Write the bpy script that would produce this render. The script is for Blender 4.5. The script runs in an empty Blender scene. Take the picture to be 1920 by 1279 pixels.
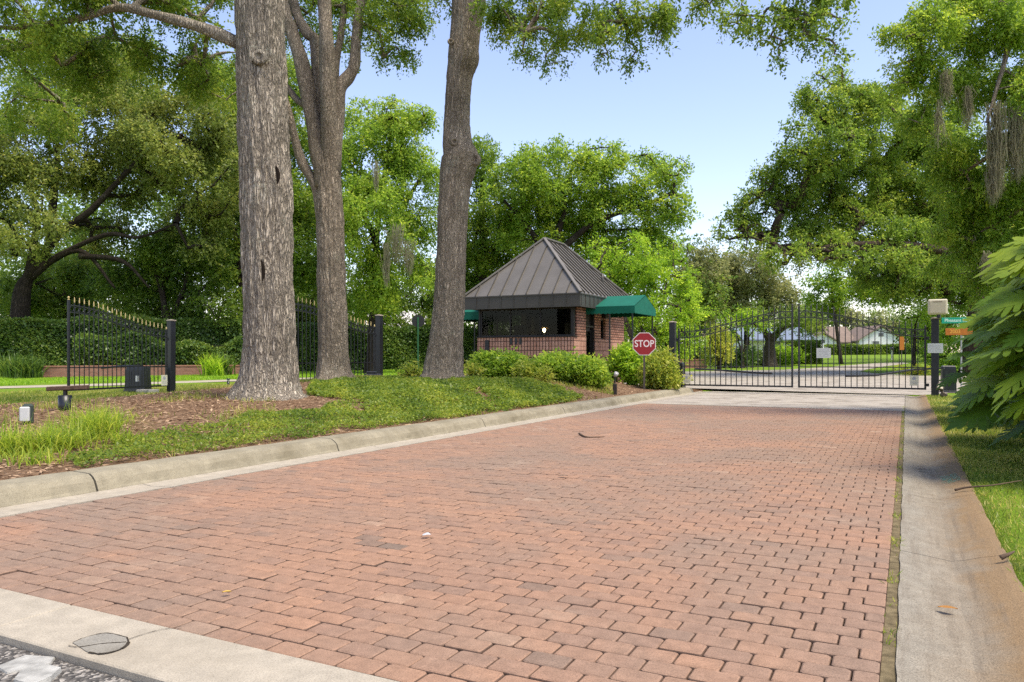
import bpy, math, random
import numpy as np
from mathutils import Vector, Matrix

random.seed(7)
RNG = np.random.default_rng(11)
S = bpy.context.scene
COL = S.collection
rad = math.radians

# ------------------------------------------------------------------ camera model
F, CX, HY, CAMH = 1443.0, 960.0, 669.0, 1.2
TH = rad(27.15)
CT, ST = math.cos(TH), math.sin(TH)
KERB_X = -6.80


def sm(t):
    t = np.clip(t, 0.0, 1.0)
    return t * t * (3 - 2 * t)


_bY = [-60, 4, 8, 12, 15, 17, 20, 23, 26, 30, 400]
_bV = [.02, .03, .10, .25, .37, .42, .38, .24, .13, 0, 0]


def H(X, Y):
    X = np.asarray(X, float); Y = np.asarray(Y, float)
    g = np.where(Y < 60, .012 * np.maximum(Y - 27, 0), .396 + .02 * (Y - 60))
    g = np.where(Y > 130, 1.796, g)
    left = sm((KERB_X + .02 - X) / 2.4)
    x0 = np.where(Y < 17, -14.0, -14.0 - np.minimum((Y - 17) * .8, 4.0))
    far = 1 - sm((x0 - X) / 5.0)
    b = np.interp(Y, _bY, _bV)
    base = .135 * (X < KERB_X + .05) * (1 - sm((Y - 26) / 2.0)) * (1 - sm((-15 - X) / 5.0))
    m = left * far * b
    bump = .03 * np.sin(X * 1.3 + 1) * np.sin(Y * 1.1 + .4) * left * (Y < 30)
    r = (.02 + .10 * sm((X - .9) / 3.0)) * (X > .4) * (1 - sm((Y - 26) / 3.0))
    return g + base + m + bump + r


def W(px, py, d):
    u = (px - CX) / F * d
    return Vector((u * CT - d * ST, u * ST + d * CT, CAMH - (py - HY) / F * d))


def WX(px, d):
    p = W(px, HY, d)
    return p.x, p.y


def gp(px, py):
    """ground point seen at a photo pixel"""
    lo = 1.0
    d = lo
    while d < 200:
        p = W(px, py, d)
        if p.z <= float(H(p.x, p.y)):
            a, b = d - .25, d
            for _ in range(18):
                m = (a + b) / 2
                q = W(px, py, m)
                if q.z <= float(H(q.x, q.y)): b = m
                else: a = m
            q = W(px, py, b)
            return Vector((q.x, q.y, float(H(q.x, q.y))))
        d += .25
    return W(px, py, 200)


def project(P):
    P = np.asarray(P)
    d = -P[:, 0] * ST + P[:, 1] * CT
    u = P[:, 0] * CT + P[:, 1] * ST
    d = np.maximum(d, .01)
    return CX + F * u / d, HY + F * (CAMH - P[:, 2]) / d, d


# ------------------------------------------------------------------ materials
MATS = {}


class NT:
    def __init__(s, name):
        s.m = bpy.data.materials.new(name); s.m.use_nodes = True
        s.t = s.m.node_tree; s.t.nodes.clear()
        s.out = s.n('ShaderNodeOutputMaterial')

    def n(s, kind, **kw):
        nd = s.t.nodes.new(kind)
        for k, v in kw.items():
            if k.startswith('i_'):
                key = k[2:].replace('_', ' ')
                nd.inputs[key].default_value = v
            else:
                setattr(nd, k, v)
        return nd

    def l(s, a, ao, b, bi):
        s.t.links.new(a.outputs[ao], b.inputs[bi])

    def coords(s, scale=(1, 1, 1), kind='Object'):
        tc = s.n('ShaderNodeTexCoord'); mp = s.n('ShaderNodeMapping')
        mp.inputs['Scale'].default_value = scale
        s.l(tc, kind, mp, 'Vector')
        return mp

    def noise(s, vec, scale, detail=4, rough=.55, dist=0):
        nd = s.n('ShaderNodeTexNoise')
        nd.inputs['Scale'].default_value = scale; nd.inputs['Detail'].default_value = detail
        nd.inputs['Roughness'].default_value = rough; nd.inputs['Distortion'].default_value = dist
        s.l(vec, 'Vector', nd, 'Vector')
        return nd

    def ramp(s, src, so, stops):
        r = s.n('ShaderNodeValToRGB'); e = r.color_ramp.elements
        while len(e) < len(stops): e.new(.5)
        for i, (p, c) in enumerate(stops):
            e[i].position = p; e[i].color = (*c, 1) if len(c) == 3 else c
        s.l(src, so, r, 'Fac')
        return r

    def mix(s, a, b, fac, blend='MIX'):
        """a, b: (node, socket) or colour ; fac: (node, socket) or float"""
        m = s.n('ShaderNodeMix'); m.data_type = 'RGBA'; m.blend_type = blend; m.clamp_result = False
        for v, idx in ((a, 6), (b, 7)):
            if isinstance(v[0], (int, float)): m.inputs[idx].default_value = (*v, 1)
            else: s.t.links.new(v[0].outputs[v[1]], m.inputs[idx])
        if isinstance(fac, (int, float)): m.inputs[0].default_value = fac
        else: s.t.links.new(fac[0].outputs[fac[1]], m.inputs[0])
        return (m, 2)

    def bsdf(s, col, rough=.7, metal=0, spec=.4):
        b = s.n('ShaderNodeBsdfPrincipled')
        b.inputs['Roughness'].default_value = rough; b.inputs['Metallic'].default_value = metal
        b.inputs['Specular IOR Level'].default_value = spec
        if isinstance(col[0], (int, float)): b.inputs['Base Color'].default_value = (*col, 1)
        else: s.t.links.new(col[0].outputs[col[1]], b.inputs['Base Color'])
        s.l(b, 'BSDF', s.out, 'Surface')
        return b

    def bump(s, b, src, so, strength=.5, dist=.02):
        bp = s.n('ShaderNodeBump'); bp.inputs['Strength'].default_value = strength
        bp.inputs['Distance'].default_value = dist
        s.l(src, so, bp, 'Height'); s.l(bp, 'Normal', b, 'Normal')
        return bp


def simple(name, col, rough=.6, metal=0, spec=.4, var=.12, nscale=6, bump=.1):
    if name in MATS: return MATS[name]
    t = NT(name); v = t.coords()
    n = t.noise(v, nscale, 5)
    c0 = tuple(x * (1 - var) for x in col); c1 = tuple(min(1, x * (1 + var)) for x in col)
    r = t.ramp(n, 'Fac', [(.3, c0), (.7, c1)])
    b = t.bsdf((r, 'Color'), rough, metal, spec)
    if bump:
        n2 = t.noise(v, nscale * 12, 3)
        t.bump(b, n2, 'Fac', bump, .01)
    MATS[name] = t.m
    return t.m


LEAFK = 1.62


def leaf_mat(name, stops, trans=.4, rough=.45, spec=.35, tcol=1.7):
    """stops: three colours by the per-face tone attribute"""
    if name in MATS: return MATS[name]
    t = NT(name)
    stops = [tuple(min(.75, x * LEAFK) for x in c) for c in stops]
    a = t.n('ShaderNodeAttribute', attribute_name='tone')
    r = t.ramp(a, 'Fac', [(0.02, stops[0]), (.45, stops[1]), (.98, stops[2])])
    b = t.bsdf((r, 'Color'), rough, 0, spec)
    tr = t.n('ShaderNodeBsdfTranslucent')
    hs = t.n('ShaderNodeHueSaturation'); hs.inputs['Value'].default_value = tcol
    hs.inputs['Hue'].default_value = .49
    t.l(r, 'Color', hs, 'Color'); t.l(hs, 'Color', tr, 'Color')
    mx = t.n('ShaderNodeMixShader'); mx.inputs[0].default_value = min(.6, trans + .08)
    t.l(b, 'BSDF', mx, 1); t.l(tr, 'BSDF', mx, 2)
    t.l(mx, 'Shader', t.out, 'Surface')
    MATS[name] = t.m
    return t.m


def bark_mat(name, dark, light, scale=1.0, lichen=.35):
    if name in MATS: return MATS[name]
    t = NT(name)
    v = t.coords((1, 1, .16)); v2 = t.coords((1, 1, 1))
    n1 = t.noise(v, 16 * scale, 9, .68, .35)
    vo = t.n('ShaderNodeTexVoronoi'); vo.feature = 'DISTANCE_TO_EDGE'; vo.inputs['Scale'].default_value = 21 * scale
    ds = t.noise(v, 5 * scale, 4, .6)
    av = t.n('ShaderNodeVectorMath', operation='MULTIPLY_ADD')
    t.l(ds, 'Color', av, 0); av.inputs[1].default_value = (.26, .26, .26); t.l(v, 'Vector', av, 2)
    t.l(av, 'Vector', vo, 'Vector')
    crack = t.ramp(vo, 'Distance', [(0.0, (0, 0, 0)), (.30, (1, 1, 1))])
    r = t.ramp(n1, 'Fac', [(.28, dark), (.5, tuple((a + b) / 2 for a, b in zip(dark, light))), (.74, light)])
    c = t.mix((r, 'Color'), tuple(x * .45 for x in dark), .0)
    inv = t.n('ShaderNodeMath', operation='MULTIPLY_ADD'); t.l(crack, 'Color', inv, 0)
    inv.inputs[1].default_value = -.75; inv.inputs[2].default_value = .75
    c = t.mix(c, tuple(x * .5 for x in dark), (inv, 0))
    ln = t.noise(v2, 26 * scale, 3, .7)
    lb = t.noise(v2, 1.7, 3)
    lm = t.n('ShaderNodeMath', operation='MULTIPLY'); t.l(ln, 'Fac', lm, 0); t.l(lb, 'Fac', lm, 1)
    lr = t.ramp(lm, 0, [(.33, (0, 0, 0)), (.40, (lichen,) * 3)])
    c = t.mix(c, (.42, .43, .34), (lr, 'Color'))
    lf = t.noise(v2, 1.3, 4, .6)
    lfr = t.ramp(lf, 'Fac', [(.3, (.70, .68, .64)), (.7, (1.18, 1.16, 1.12))])
    c = t.mix(c, (lfr, 'Color'), 1.0, 'MULTIPLY')
    b = t.bsdf(c, .95, 0, .15)
    ad = t.n('ShaderNodeMath', operation='ADD'); t.l(crack, 'Color', ad, 0); t.l(n1, 'Fac', ad, 1)
    t.bump(b, ad, 0, 1.0, .035 / scale)
    MATS[name] = t.m
    return t.m


# ------------------------------------------------------------------ mesh helpers
def tag(o, label=None, cat=None, group=None, kind=None):
    if label: o['label'] = label
    if cat: o['category'] = cat
    if group: o['group'] = group
    if kind: o['kind'] = kind
    return o


def empty(name, loc, rz=0, label=None, cat=None, group=None):
    o = bpy.data.objects.new(name, None); COL.objects.link(o)
    o.location = loc; o.rotation_euler = (0, 0, rz); o.empty_display_size = .2
    tag(o, label, cat, group)
    return o


def children(o):
    return [c for c in COL.objects if c.parent == o]


def copy_tree(o, parent=None):
    c = o.copy(); COL.objects.link(c)
    if parent: c.parent = parent
    for ch in list(o.children):
        copy_tree(ch, c)
    return c


class MB:
    def __init__(s):
        s.v = []; s.f = []; s.mi = []; s.tone = []; s.nv = 0

    def add(s, verts, faces, mi=0, tone=.5):
        b = s.nv
        s.v.extend([tuple(v) for v in verts]); s.nv += len(verts)
        s.f.extend([tuple(i + b for i in f) for f in faces])
        s.mi.extend([mi] * len(faces)); s.tone.extend([tone] * len(faces))

    def box(s, lo, hi, mi=0, bev=0.0, tone=.5):
        x0, y0, z0 = lo; x1, y1, z1 = hi
        if bev <= 0:
            V = [(x0, y0, z0), (x1, y0, z0), (x1, y1, z0), (x0, y1, z0), (x0, y0, z1), (x1, y0, z1), (x1, y1, z1), (x0, y1, z1)]
            s.add(V, [(3, 2, 1, 0), (4, 5, 6, 7), (0, 1, 5, 4), (1, 2, 6, 5), (2, 3, 7, 6), (3, 0, 4, 7)], mi, tone)
        else:
            b = min(bev, (x1 - x0) / 2.1, (y1 - y0) / 2.1, (z1 - z0) / 2.1)
            def ring(x0, y0, x1, y1, z, c):
                return [(x0 + c, y0, z), (x1 - c, y0, z), (x1, y0 + c, z), (x1, y1 - c, z), (x1 - c, y1, z), (x0 + c, y1, z), (x0, y1 - c, z), (x0, y0 + c, z)]
            R = ring(x0 + b, y0 + b, x1 - b, y1 - b, z0, b * .3) + ring(x0, y0, x1, y1, z0 + b, b) + ring(x0, y0, x1, y1, z1 - b, b) + ring(x0 + b, y0 + b, x1 - b, y1 - b, z1, b * .3)
            Fc = [tuple(range(7, -1, -1)), tuple(range(24, 32))]
            for k in range(3):
                for i in range(8):
                    j = (i + 1) % 8
                    Fc.append((k * 8 + i, k * 8 + j, k * 8 + 8 + j, k * 8 + 8 + i))
            s.add(R, Fc, mi, tone)

    def obox(s, c, size, rot=None, mi=0, bev=0.0):
        """box centred at c with a rotation matrix"""
        t = MB(); h = [x / 2 for x in size]
        t.box([-x for x in h], h, 0, bev)
        M = (rot or Matrix.Identity(3))
        s.add([M @ Vector(v) + Vector(c) for v in t.v], t.f, mi)

    def tube(s, pts, rads, sides=8, mi=0, cap=True, mod=None, tone=.5):
        pts = [Vector(p) for p in pts]
        n = len(pts)
        if not hasattr(rads, '__len__'): rads = [rads] * n
        T = [(pts[min(i + 1, n - 1)] - pts[max(i - 1, 0)]).normalized() for i in range(n)]
        ref = Vector((0, 0, 1)) if abs(T[0].z) < .9 else Vector((1, 0, 0))
        N = T[0].cross(ref).normalized()
        V = []
        for i in range(n):
            N = (N - T[i] * N.dot(T[i]))
            N = N.normalized() if N.length > 1e-6 else T[i].orthogonal().normalized()
            B = T[i].cross(N)
            for k in range(sides):
                a = 2 * math.pi * k / sides
                r = rads[i] * (mod(i, k, a) if mod else 1)
                V.append(pts[i] + N * (math.cos(a) * r) + B * (math.sin(a) * r))
        Fc = []
        for i in range(n - 1):
            for k in range(sides):
                j = (k + 1) % sides
                Fc.append((i * sides + k, i * sides + j, (i + 1) * sides + j, (i + 1) * sides + k))
        if cap:
            Fc.append(tuple(range(sides - 1, -1, -1)))
            Fc.append(tuple((n - 1) * sides + k for k in range(sides)))
        s.add(V, Fc, mi, tone)

    def cyl(s, c, r, z0, z1, sides=12, mi=0):
        s.tube([(c[0], c[1], z0), (c[0], c[1], z1)], r, sides, mi)

    def lathe(s, prof, sides=12, c=(0, 0, 0), mi=0):
        V = []; Fc = []
        for r, z in prof:
            for k in range(sides):
                a = 2 * math.pi * k / sides
                V.append((c[0] + r * math.cos(a), c[1] + r * math.sin(a), c[2] + z))
        for i in range(len(prof) - 1):
            for k in range(sides):
                j = (k + 1) % sides
                Fc.append((i * sides + k, i * sides + j, (i + 1) * sides + j, (i + 1) * sides + k))
        Fc.append(tuple(range(sides - 1, -1, -1))); Fc.append(tuple((len(prof) - 1) * sides + k for k in range(sides)))
        s.add(V, Fc, mi)

    def build(s, name, mats, parent=None, smooth=False, tone=False):
        me = bpy.data.meshes.new(name)
        me.from_pydata(s.v, [], s.f)
        if not isinstance(mats, (list, tuple)): mats = [mats]
        for m in mats: me.materials.append(m)
        if len(mats) > 1: me.polygons.foreach_set('material_index', s.mi)
        if tone:
            at = me.attributes.new('tone', 'FLOAT', 'FACE'); at.data.foreach_set('value', s.tone)
        if smooth: me.polygons.foreach_set('use_smooth', [True] * len(me.polygons))
        me.update()
        o = bpy.data.objects.new(name, me); COL.objects.link(o)
        if parent: o.parent = parent
        return o


def catmull(pts, per=4):
    P = [np.array(p, float) for p in pts]
    P = [2 * P[0] - P[1]] + P + [2 * P[-1] - P[-2]]
    out = []
    for i in range(1, len(P) - 2):
        for k in range(per):
            t = k / per
            a, b, c, d = P[i - 1], P[i], P[i + 1], P[i + 2]
            out.append(.5 * ((2 * b) + (-a + c) * t + (2 * a - 5 * b + 4 * c - d) * t * t + (-a + 3 * b - 3 * c + d) * t ** 3))
    out.append(P[-2])
    return out


def quad_mesh(name, V, mat, tone, parent=None, smooth=False):
    """V: (n,4,3) array of quads"""
    n = len(V)
    me = bpy.data.meshes.new(name)
    me.vertices.add(n * 4); me.vertices.foreach_set('co', np.ascontiguousarray(V, dtype=np.float32).ravel())
    me.loops.add(n * 4); me.loops.foreach_set('vertex_index', np.arange(n * 4, dtype=np.int32))
    me.polygons.add(n); me.polygons.foreach_set('loop_start', np.arange(0, n * 4, 4, dtype=np.int32))
    at = me.attributes.new('tone', 'FLOAT', 'FACE'); at.data.foreach_set('value', np.ascontiguousarray(tone, dtype=np.float32))
    me.materials.append(mat)
    me.update(calc_edges=True)
    o = bpy.data.objects.new(name, me); COL.objects.link(o)
    if parent: o.parent = parent
    return o


def nrm(a):
    return a / np.maximum(np.linalg.norm(a, axis=-1, keepdims=True), 1e-9)


def leaf_quads(C, D, N, L, Wd, fold=.18):
    """diamond leaves: base at C, pointing D, face normal N"""
    D = nrm(D); Sd = nrm(np.cross(D, N)); U = np.cross(Sd, D)
    L = np.asarray(L).reshape(-1, 1); Wd = np.asarray(Wd).reshape(-1, 1)
    V = np.empty((len(C), 4, 3))
    V[:, 0] = C
    V[:, 1] = C + D * L * .48 + Sd * Wd * .5 + U * Wd * fold
    V[:, 2] = C + D * L
    V[:, 3] = C + D * L * .48 - Sd * Wd * .5 + U * Wd * fold
    return V


def puff_leaves(cent, radii, counts, leaf, per_spray=9, spray_len=None, droop=.25, flat=.75, rng=RNG, shell=.55, wid=.5, tvar=.5, tbias=None):
    """sprays of leaves filling ellipsoid puffs; returns quads, tone"""
    cent = np.asarray(cent, float); radii = np.asarray(radii, float)
    ns = np.maximum(1, (np.asarray(counts) / per_spray).astype(int))
    idx = np.repeat(np.arange(len(cent)), ns)
    n = len(idx)
    d = nrm(rng.normal(size=(n, 3)))
    rr = shell + (1 - shell) * rng.random(n)
    rr = np.where(rng.random(n) < .35, rng.random(n) ** .5, rr)
    rr = np.where(rng.random(n) < .22, rr * (1 + rng.exponential(.22, n)), rr)
    o = cent[idx] + d * (rr * radii[idx])[:, None] * np.array([1, 1, flat])
    sl = (spray_len or leaf * 3.0)
    sd = nrm(d * .8 + rng.normal(size=(n, 3)) * .7 + np.array([0, 0, -droop]))
    ptone = rng.normal(0, .5, len(cent)) if tbias is None else tbias
    st = .42 + (ptone[idx] * .20 + rng.normal(0, .13, n)) * tvar * 2
    k = per_spray
    t = (np.arange(k)[None, :] + rng.random((n, k))) / k
    P = o[:, None, :] + sd[:, None, :] * (t * sl)[..., None] + np.array([0, 0, -1.0]) * (t ** 2 * sl * droop)[..., None] + rng.normal(0, leaf * .35, (n, k, 3))
    LD = nrm(sd[:, None, :] * .6 + rng.normal(size=(n, k, 3)) * .75 + np.array([0, 0, -droop * .8]))
    LN = nrm(rng.normal(size=(n, k, 3)) * .8 + np.array([0, 0, .9]))
    P = P.reshape(-1, 3); LD = LD.reshape(-1, 3); LN = LN.reshape(-1, 3)
    Ls = leaf * (.5 + .55 * rng.random(len(P)) + .55 * rng.random(len(P)) ** 3)
    V = leaf_quads(P, LD, LN, Ls, Ls * wid * (.8 + .5 * rng.random(len(P))))
    tone = (st[:, None] + rng.normal(0, .10, (n, k))).ravel() * 1.0
    return V, np.clip(tone, 0, 1)


def grow(mb, nodes, rads0, cents, tip=.02, sag=.12, sides=5, rng=random, maxr=None, minr=.012, wig=.12):
    """greedy tree from existing nodes to each puff centre; adds tubes to mb"""
    P = [Vector(n) for n in nodes]; par = [-1] * len(P)
    n0 = len(P)
    order = sorted(range(len(cents)), key=lambda i: min((Vector(cents[i]) - p).length for p in P[:n0]))
    for i in order:
        c = Vector(cents[i])
        best = min(range(len(P)), key=lambda k: (P[k] - c).length * (1 + .35 * max(0, (P[k].z - c.z)) / max(.1, (P[k] - c).length)))
        P.append(c); par.append(best)
    cnt = [1] * len(P)
    for i in range(len(P) - 1, n0 - 1, -1):
        if par[i] >= n0: cnt[par[i]] += cnt[i]
    def R(i): return max(minr, tip * math.sqrt(cnt[i]))
    for i in range(n0, len(P)):
        a, b = P[par[i]], P[i]
        r0 = R(par[i]) if par[i] >= n0 else min(R(i) * 1.3, rads0[par[i]])
        r1 = R(i) * .8
        if maxr: r0 = min(r0, maxr)
        L = (b - a).length
        off = Vector((rng.uniform(-1, 1), rng.uniform(-1, 1), rng.uniform(-.3, 1) + .2)) * L * wig
        mid1 = a.lerp(b, .35) + off; mid2 = a.lerp(b, .7) + off * .6 + Vector((rng.uniform(-1, 1), rng.uniform(-1, 1), 0)) * L * wig * .5
        pts = catmull([a, mid1, mid2, b], 2)
        m = len(pts)
        mb.tube(pts, [r0 + (r1 - r0) * k / (m - 1) for k in range(m)], sides, cap=False)


def ellipse_puffs(ells, d, rng=random, size=(.28, .42), n_per=None, dens=1.0):
    """ells: (px,py,rx,ry[,dd]) blobs in photo pixels at camera depth d -> world puff centres and radii"""
    out = []
    for e in ells:
        px, py, rx, ry = e[:4]; dd = d + (e[4] if len(e) > 4 else 0)
        n = int((n_per or 16) * dens)
        rm = min(rx, ry) / F * dd
        for _ in range(n):
            while True:
                q = Vector((rng.uniform(-1, 1), rng.uniform(-1, 1), rng.uniform(-1, 1)))
                if .15 < q.length < 1: break
            q = q.normalized() * (q.length ** .5)
            s = rng.uniform(*size)
            k = 1 - s * .75
            depth_r = max(rm, (rx + ry) / 2 / F * dd * .8)
            p = W(px + q.x * rx * k, py - q.z * ry * k, dd + q.y * depth_r * k)
            out.append((p, s * (rx + ry) / 2 / F * dd))
    return out


# ------------------------------------------------------------------ material set
M_trunk1 = bark_mat('oak_bark_ridged', (.27, .232, .182), (.66, .59, .48), .95, .6)
M_trunk2 = bark_mat('oak_bark_brown', (.255, .21, .158), (.62, .53, .41), 1.35, .5)
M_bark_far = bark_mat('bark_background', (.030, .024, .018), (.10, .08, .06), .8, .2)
M_bark_mid = bark_mat('bark_grey', (.06, .05, .04), (.20, .165, .13), .9, .3)
M_black = simple('black_painted_metal', (.012, .013, .016), .38, 0, .5, .3, 4, .05)
M_gold = simple('brass_finial', (.55, .42, .17), .35, .3, .5, .1)
M_stemwood = simple('shrub_wood', (.07, .05, .03), .9)

G_oak = leaf_mat('oak_leaf', ((.042, .080, .010), (.104, .168, .019), (.25, .275, .035)), .45)
G_oakbright = leaf_mat('oak_leaf_bright', ((.054, .105, .010), (.135, .215, .021), (.31, .34, .040)), .45)  # same oak leaf palette, brighter throughout
G_olive = leaf_mat('live_oak_leaf_olive', ((.048, .072, .014), (.122, .158, .030), (.26, .255, .055)), .42)
G_dark = leaf_mat('evergreen_leaf_dark', ((.032, .062, .010), (.085, .140, .018), (.19, .23, .030)), .42)
G_hedge = leaf_mat('hedge_leaf', ((.022, .048, .010), (.056, .104, .018), (.15, .20, .03)), .3, .4, .45)
G_yel = leaf_mat('chartreuse_leaf', ((.060, .125, .010), (.155, .255, .016), (.33, .40, .04)), .45)
G_lime = leaf_mat('lime_grass_blade', ((.055, .105, .010), (.145, .215, .018), (.34, .33, .05)), .42)
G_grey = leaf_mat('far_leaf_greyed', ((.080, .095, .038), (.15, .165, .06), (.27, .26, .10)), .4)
G_croton = leaf_mat('croton_leaf', ((.06, .115, .012), (.20, .235, .03), (.42, .38, .08)), .4)
G_phil = leaf_mat('philodendron_leaf', ((.022, .056, .006), (.068, .128, .011), (.19, .245, .022)), .30, .5, .22)
G_cover = leaf_mat('ground_cover_leaf', ((.036, .068, .010), (.110, .160, .017), (.26, .27, .038)), .38)
G_grass = leaf_mat('grass_blade', ((.062, .098, .013), (.148, .176, .025), (.34, .29, .085)), .4)
G_lawn = leaf_mat('lawn_blade_bright', ((.07, .15, .008), (.14, .25, .014), (.26, .34, .03)), .4)
G_moss = leaf_mat('spanish_moss_grey', ((.09, .086, .053), (.17, .163, .10), (.27, .25, .16)), .4, .95, .05, 1.1)
G_mulch = leaf_mat('mulch_chip', ((.045, .026, .015), (.165, .102, .060), (.34, .25, .16)), .0, .9, .1)


def ground_material():
    t = NT('ground_soil_and_lawn'); v = t.coords()
    a = t.n('ShaderNodeAttribute', attribute_name='mulch')
    n1 = t.noise(v, 22, 6, .7); n2 = t.noise(v, 2.2, 4); n3 = t.noise(v, .35, 4)
    mul = t.ramp(n1, 'Fac', [(.3, (.075, .042, .024)), (.55, (.20, .125, .073)), (.75, (.35, .25, .155))])
    gr = t.ramp(n1, 'Fac', [(.25, (.085, .155, .012)), (.6, (.16, .26, .018)), (.8, (.25, .34, .03))])
    dry = t.ramp(n2, 'Fac', [(.52, (0, 0, 0)), (.70, (.6, .6, .6))])
    g2 = t.mix((gr, 'Color'), (.20, .16, .07), (dry, 'Color'))
    ad = t.n('ShaderNodeMath', operation='MULTIPLY_ADD'); t.l(n2, 'Fac', ad, 0); ad.inputs[1].default_value = .9
    t.l(a, 'Fac', ad, 2)
    fr = t.ramp(ad, 0, [(.75, (0, 0, 0)), (.95, (1, 1, 1))])
    c = t.mix(g2, (mul, 'Color'), (fr, 'Color'))
    b = t.bsdf(c, .95, 0, .1)
    t.bump(b, n1, 'Fac', .9, .04)
    return t.m


def concrete(name, col, dirt=(.20, .165, .10), speck=.5, dirt_amt=.5, scale=1.0, agg=1.0):
    if name in MATS: return MATS[name]
    t = NT(name); v = t.coords()
    n1 = t.noise(v, 140 * scale, 3, .7); n2 = t.noise(v, 1.6, 6, .6, .4); n3 = t.noise(v, 9, 5)
    r = t.ramp(n3, 'Fac', [(.25, tuple(x * .80 for x in col)), (.75, tuple(min(1, x * 1.12) for x in col))])
    sp = t.ramp(n1, 'Fac', [(.34, (.45, .42, .38)), (.5, (1, 1, 1)), (.70, (1.35, 1.33, 1.28))])
    c = t.mix((r, 'Color'), (sp, 'Color'), speck, 'MULTIPLY')
    dr = t.ramp(n2, 'Fac', [(.46, (0, 0, 0)), (.72, (dirt_amt,) * 3)])
    c = t.mix(c, dirt, (dr, 'Color'))
    b = t.bsdf(c, .9, 0, .25)
    ad = t.n('ShaderNodeMath', operation='ADD'); t.l(n1, 'Fac', ad, 0); t.l(n3, 'Fac', ad, 1)
    t.bump(b, ad, 0, .45 * agg, .006)
    MATS[name] = t.m
    return t.m


def valley_gutter_material():
    t = NT('valley_gutter_concrete'); v = t.coords()
    n1 = t.noise(v, 150, 3, .7); n2 = t.noise(v, 2.4, 6, .65, .5); n3 = t.noise(v, 10, 5)
    mp = t.n('ShaderNodeMapping'); mp.inputs['Scale'].default_value = (6, .35, 1); tc = t.n('ShaderNodeTexCoord'); t.l(tc, 'Object', mp, 'Vector')
    n4 = t.noise(mp, 3, 5, .6)
    sx = t.n('ShaderNodeSeparateXYZ'); t.l(v, 'Vector', sx, 'Vector')
    ma = t.n('ShaderNodeMath', operation='MULTIPLY_ADD'); t.l(n2, 'Fac', ma, 0); ma.inputs[1].default_value = .42; t.l(sx, 'X', ma, 2)
    r = t.ramp(n3, 'Fac', [(.25, (.20, .178, .138)), (.75, (.285, .26, .205))])
    st = t.ramp(ma, 0, [(.22, (0, 0, 0)), (.46, (.25, .25, .25)), (.62, (.85, .85, .85))])
    c = t.mix((r, 'Color'), (.235, .150, .070), (st, 'Color'))
    sr = t.ramp(n4, 'Fac', [(.50, (0, 0, 0)), (.70, (.55, .55, .55))])
    c = t.mix(c, (.15, .12, .085), (sr, 'Color'))
    sp = t.ramp(n1, 'Fac', [(.34, (.45, .42, .38)), (.5, (1, 1, 1)), (.70, (1.5, 1.45, 1.4))])
    c = t.mix(c, (sp, 'Color'), .75, 'MULTIPLY')
    b = t.bsdf(c, .9, 0, .25)
    ad = t.n('ShaderNodeMath', operation='ADD'); t.l(n1, 'Fac', ad, 0); t.l(n3, 'Fac', ad, 1)
    t.bump(b, ad, 0, .6, .006)
    return t.m


def paver_material():
    t = NT('red_concrete_paver'); v = t.coords()
    a = t.n('ShaderNodeAttribute', attribute_name='tone')
    r = t.ramp(a, 'Fac', [(0, (.185, .132, .096)), (.3, (.262, .162, .110)), (.6, (.300, .177, .113)), (.85, (.330, .190, .117)), (1, (.355, .255, .18))])
    n1 = t.noise(v, .42, 5, .6, .5); n2 = t.noise(v, 160, 4, .7); n3 = t.noise(v, 14, 4); n4 = t.noise(v, 1.1, 5, .65)
    grey = t.ramp(n1, 'Fac', [(.44, (0, 0, 0)), (.64, (.75, .75, .75))])
    c = t.mix((r, 'Color'), (.225, .165, .120), (grey, 'Color'))
    pale = t.ramp(n4, 'Fac', [(.60, (0, 0, 0)), (.80, (.5, .5, .5))])
    c = t.mix(c, (.40, .31, .225), (pale, 'Color'))
    sp = t.ramp(n2, 'Fac', [(.3, (.55, .55, .55)), (.5, (1, 1, 1)), (.72, (1.3, 1.3, 1.3))])
    c = t.mix(c, (sp, 'Color'), .8, 'MULTIPLY')
    s3 = t.ramp(n3, 'Fac', [(.3, (.82, .82, .82)), (.7, (1.12, 1.12, 1.12))])
    c = t.mix(c, (s3, 'Color'), .9, 'MULTIPLY')
    b = t.bsdf(c, .82, 0, .3)
    ad = t.n('ShaderNodeMath', operation='ADD'); t.l(n2, 'Fac', ad, 0); t.l(n3, 'Fac', ad, 1)
    t.bump(b, ad, 0, .5, .005)
    return t.m


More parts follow.
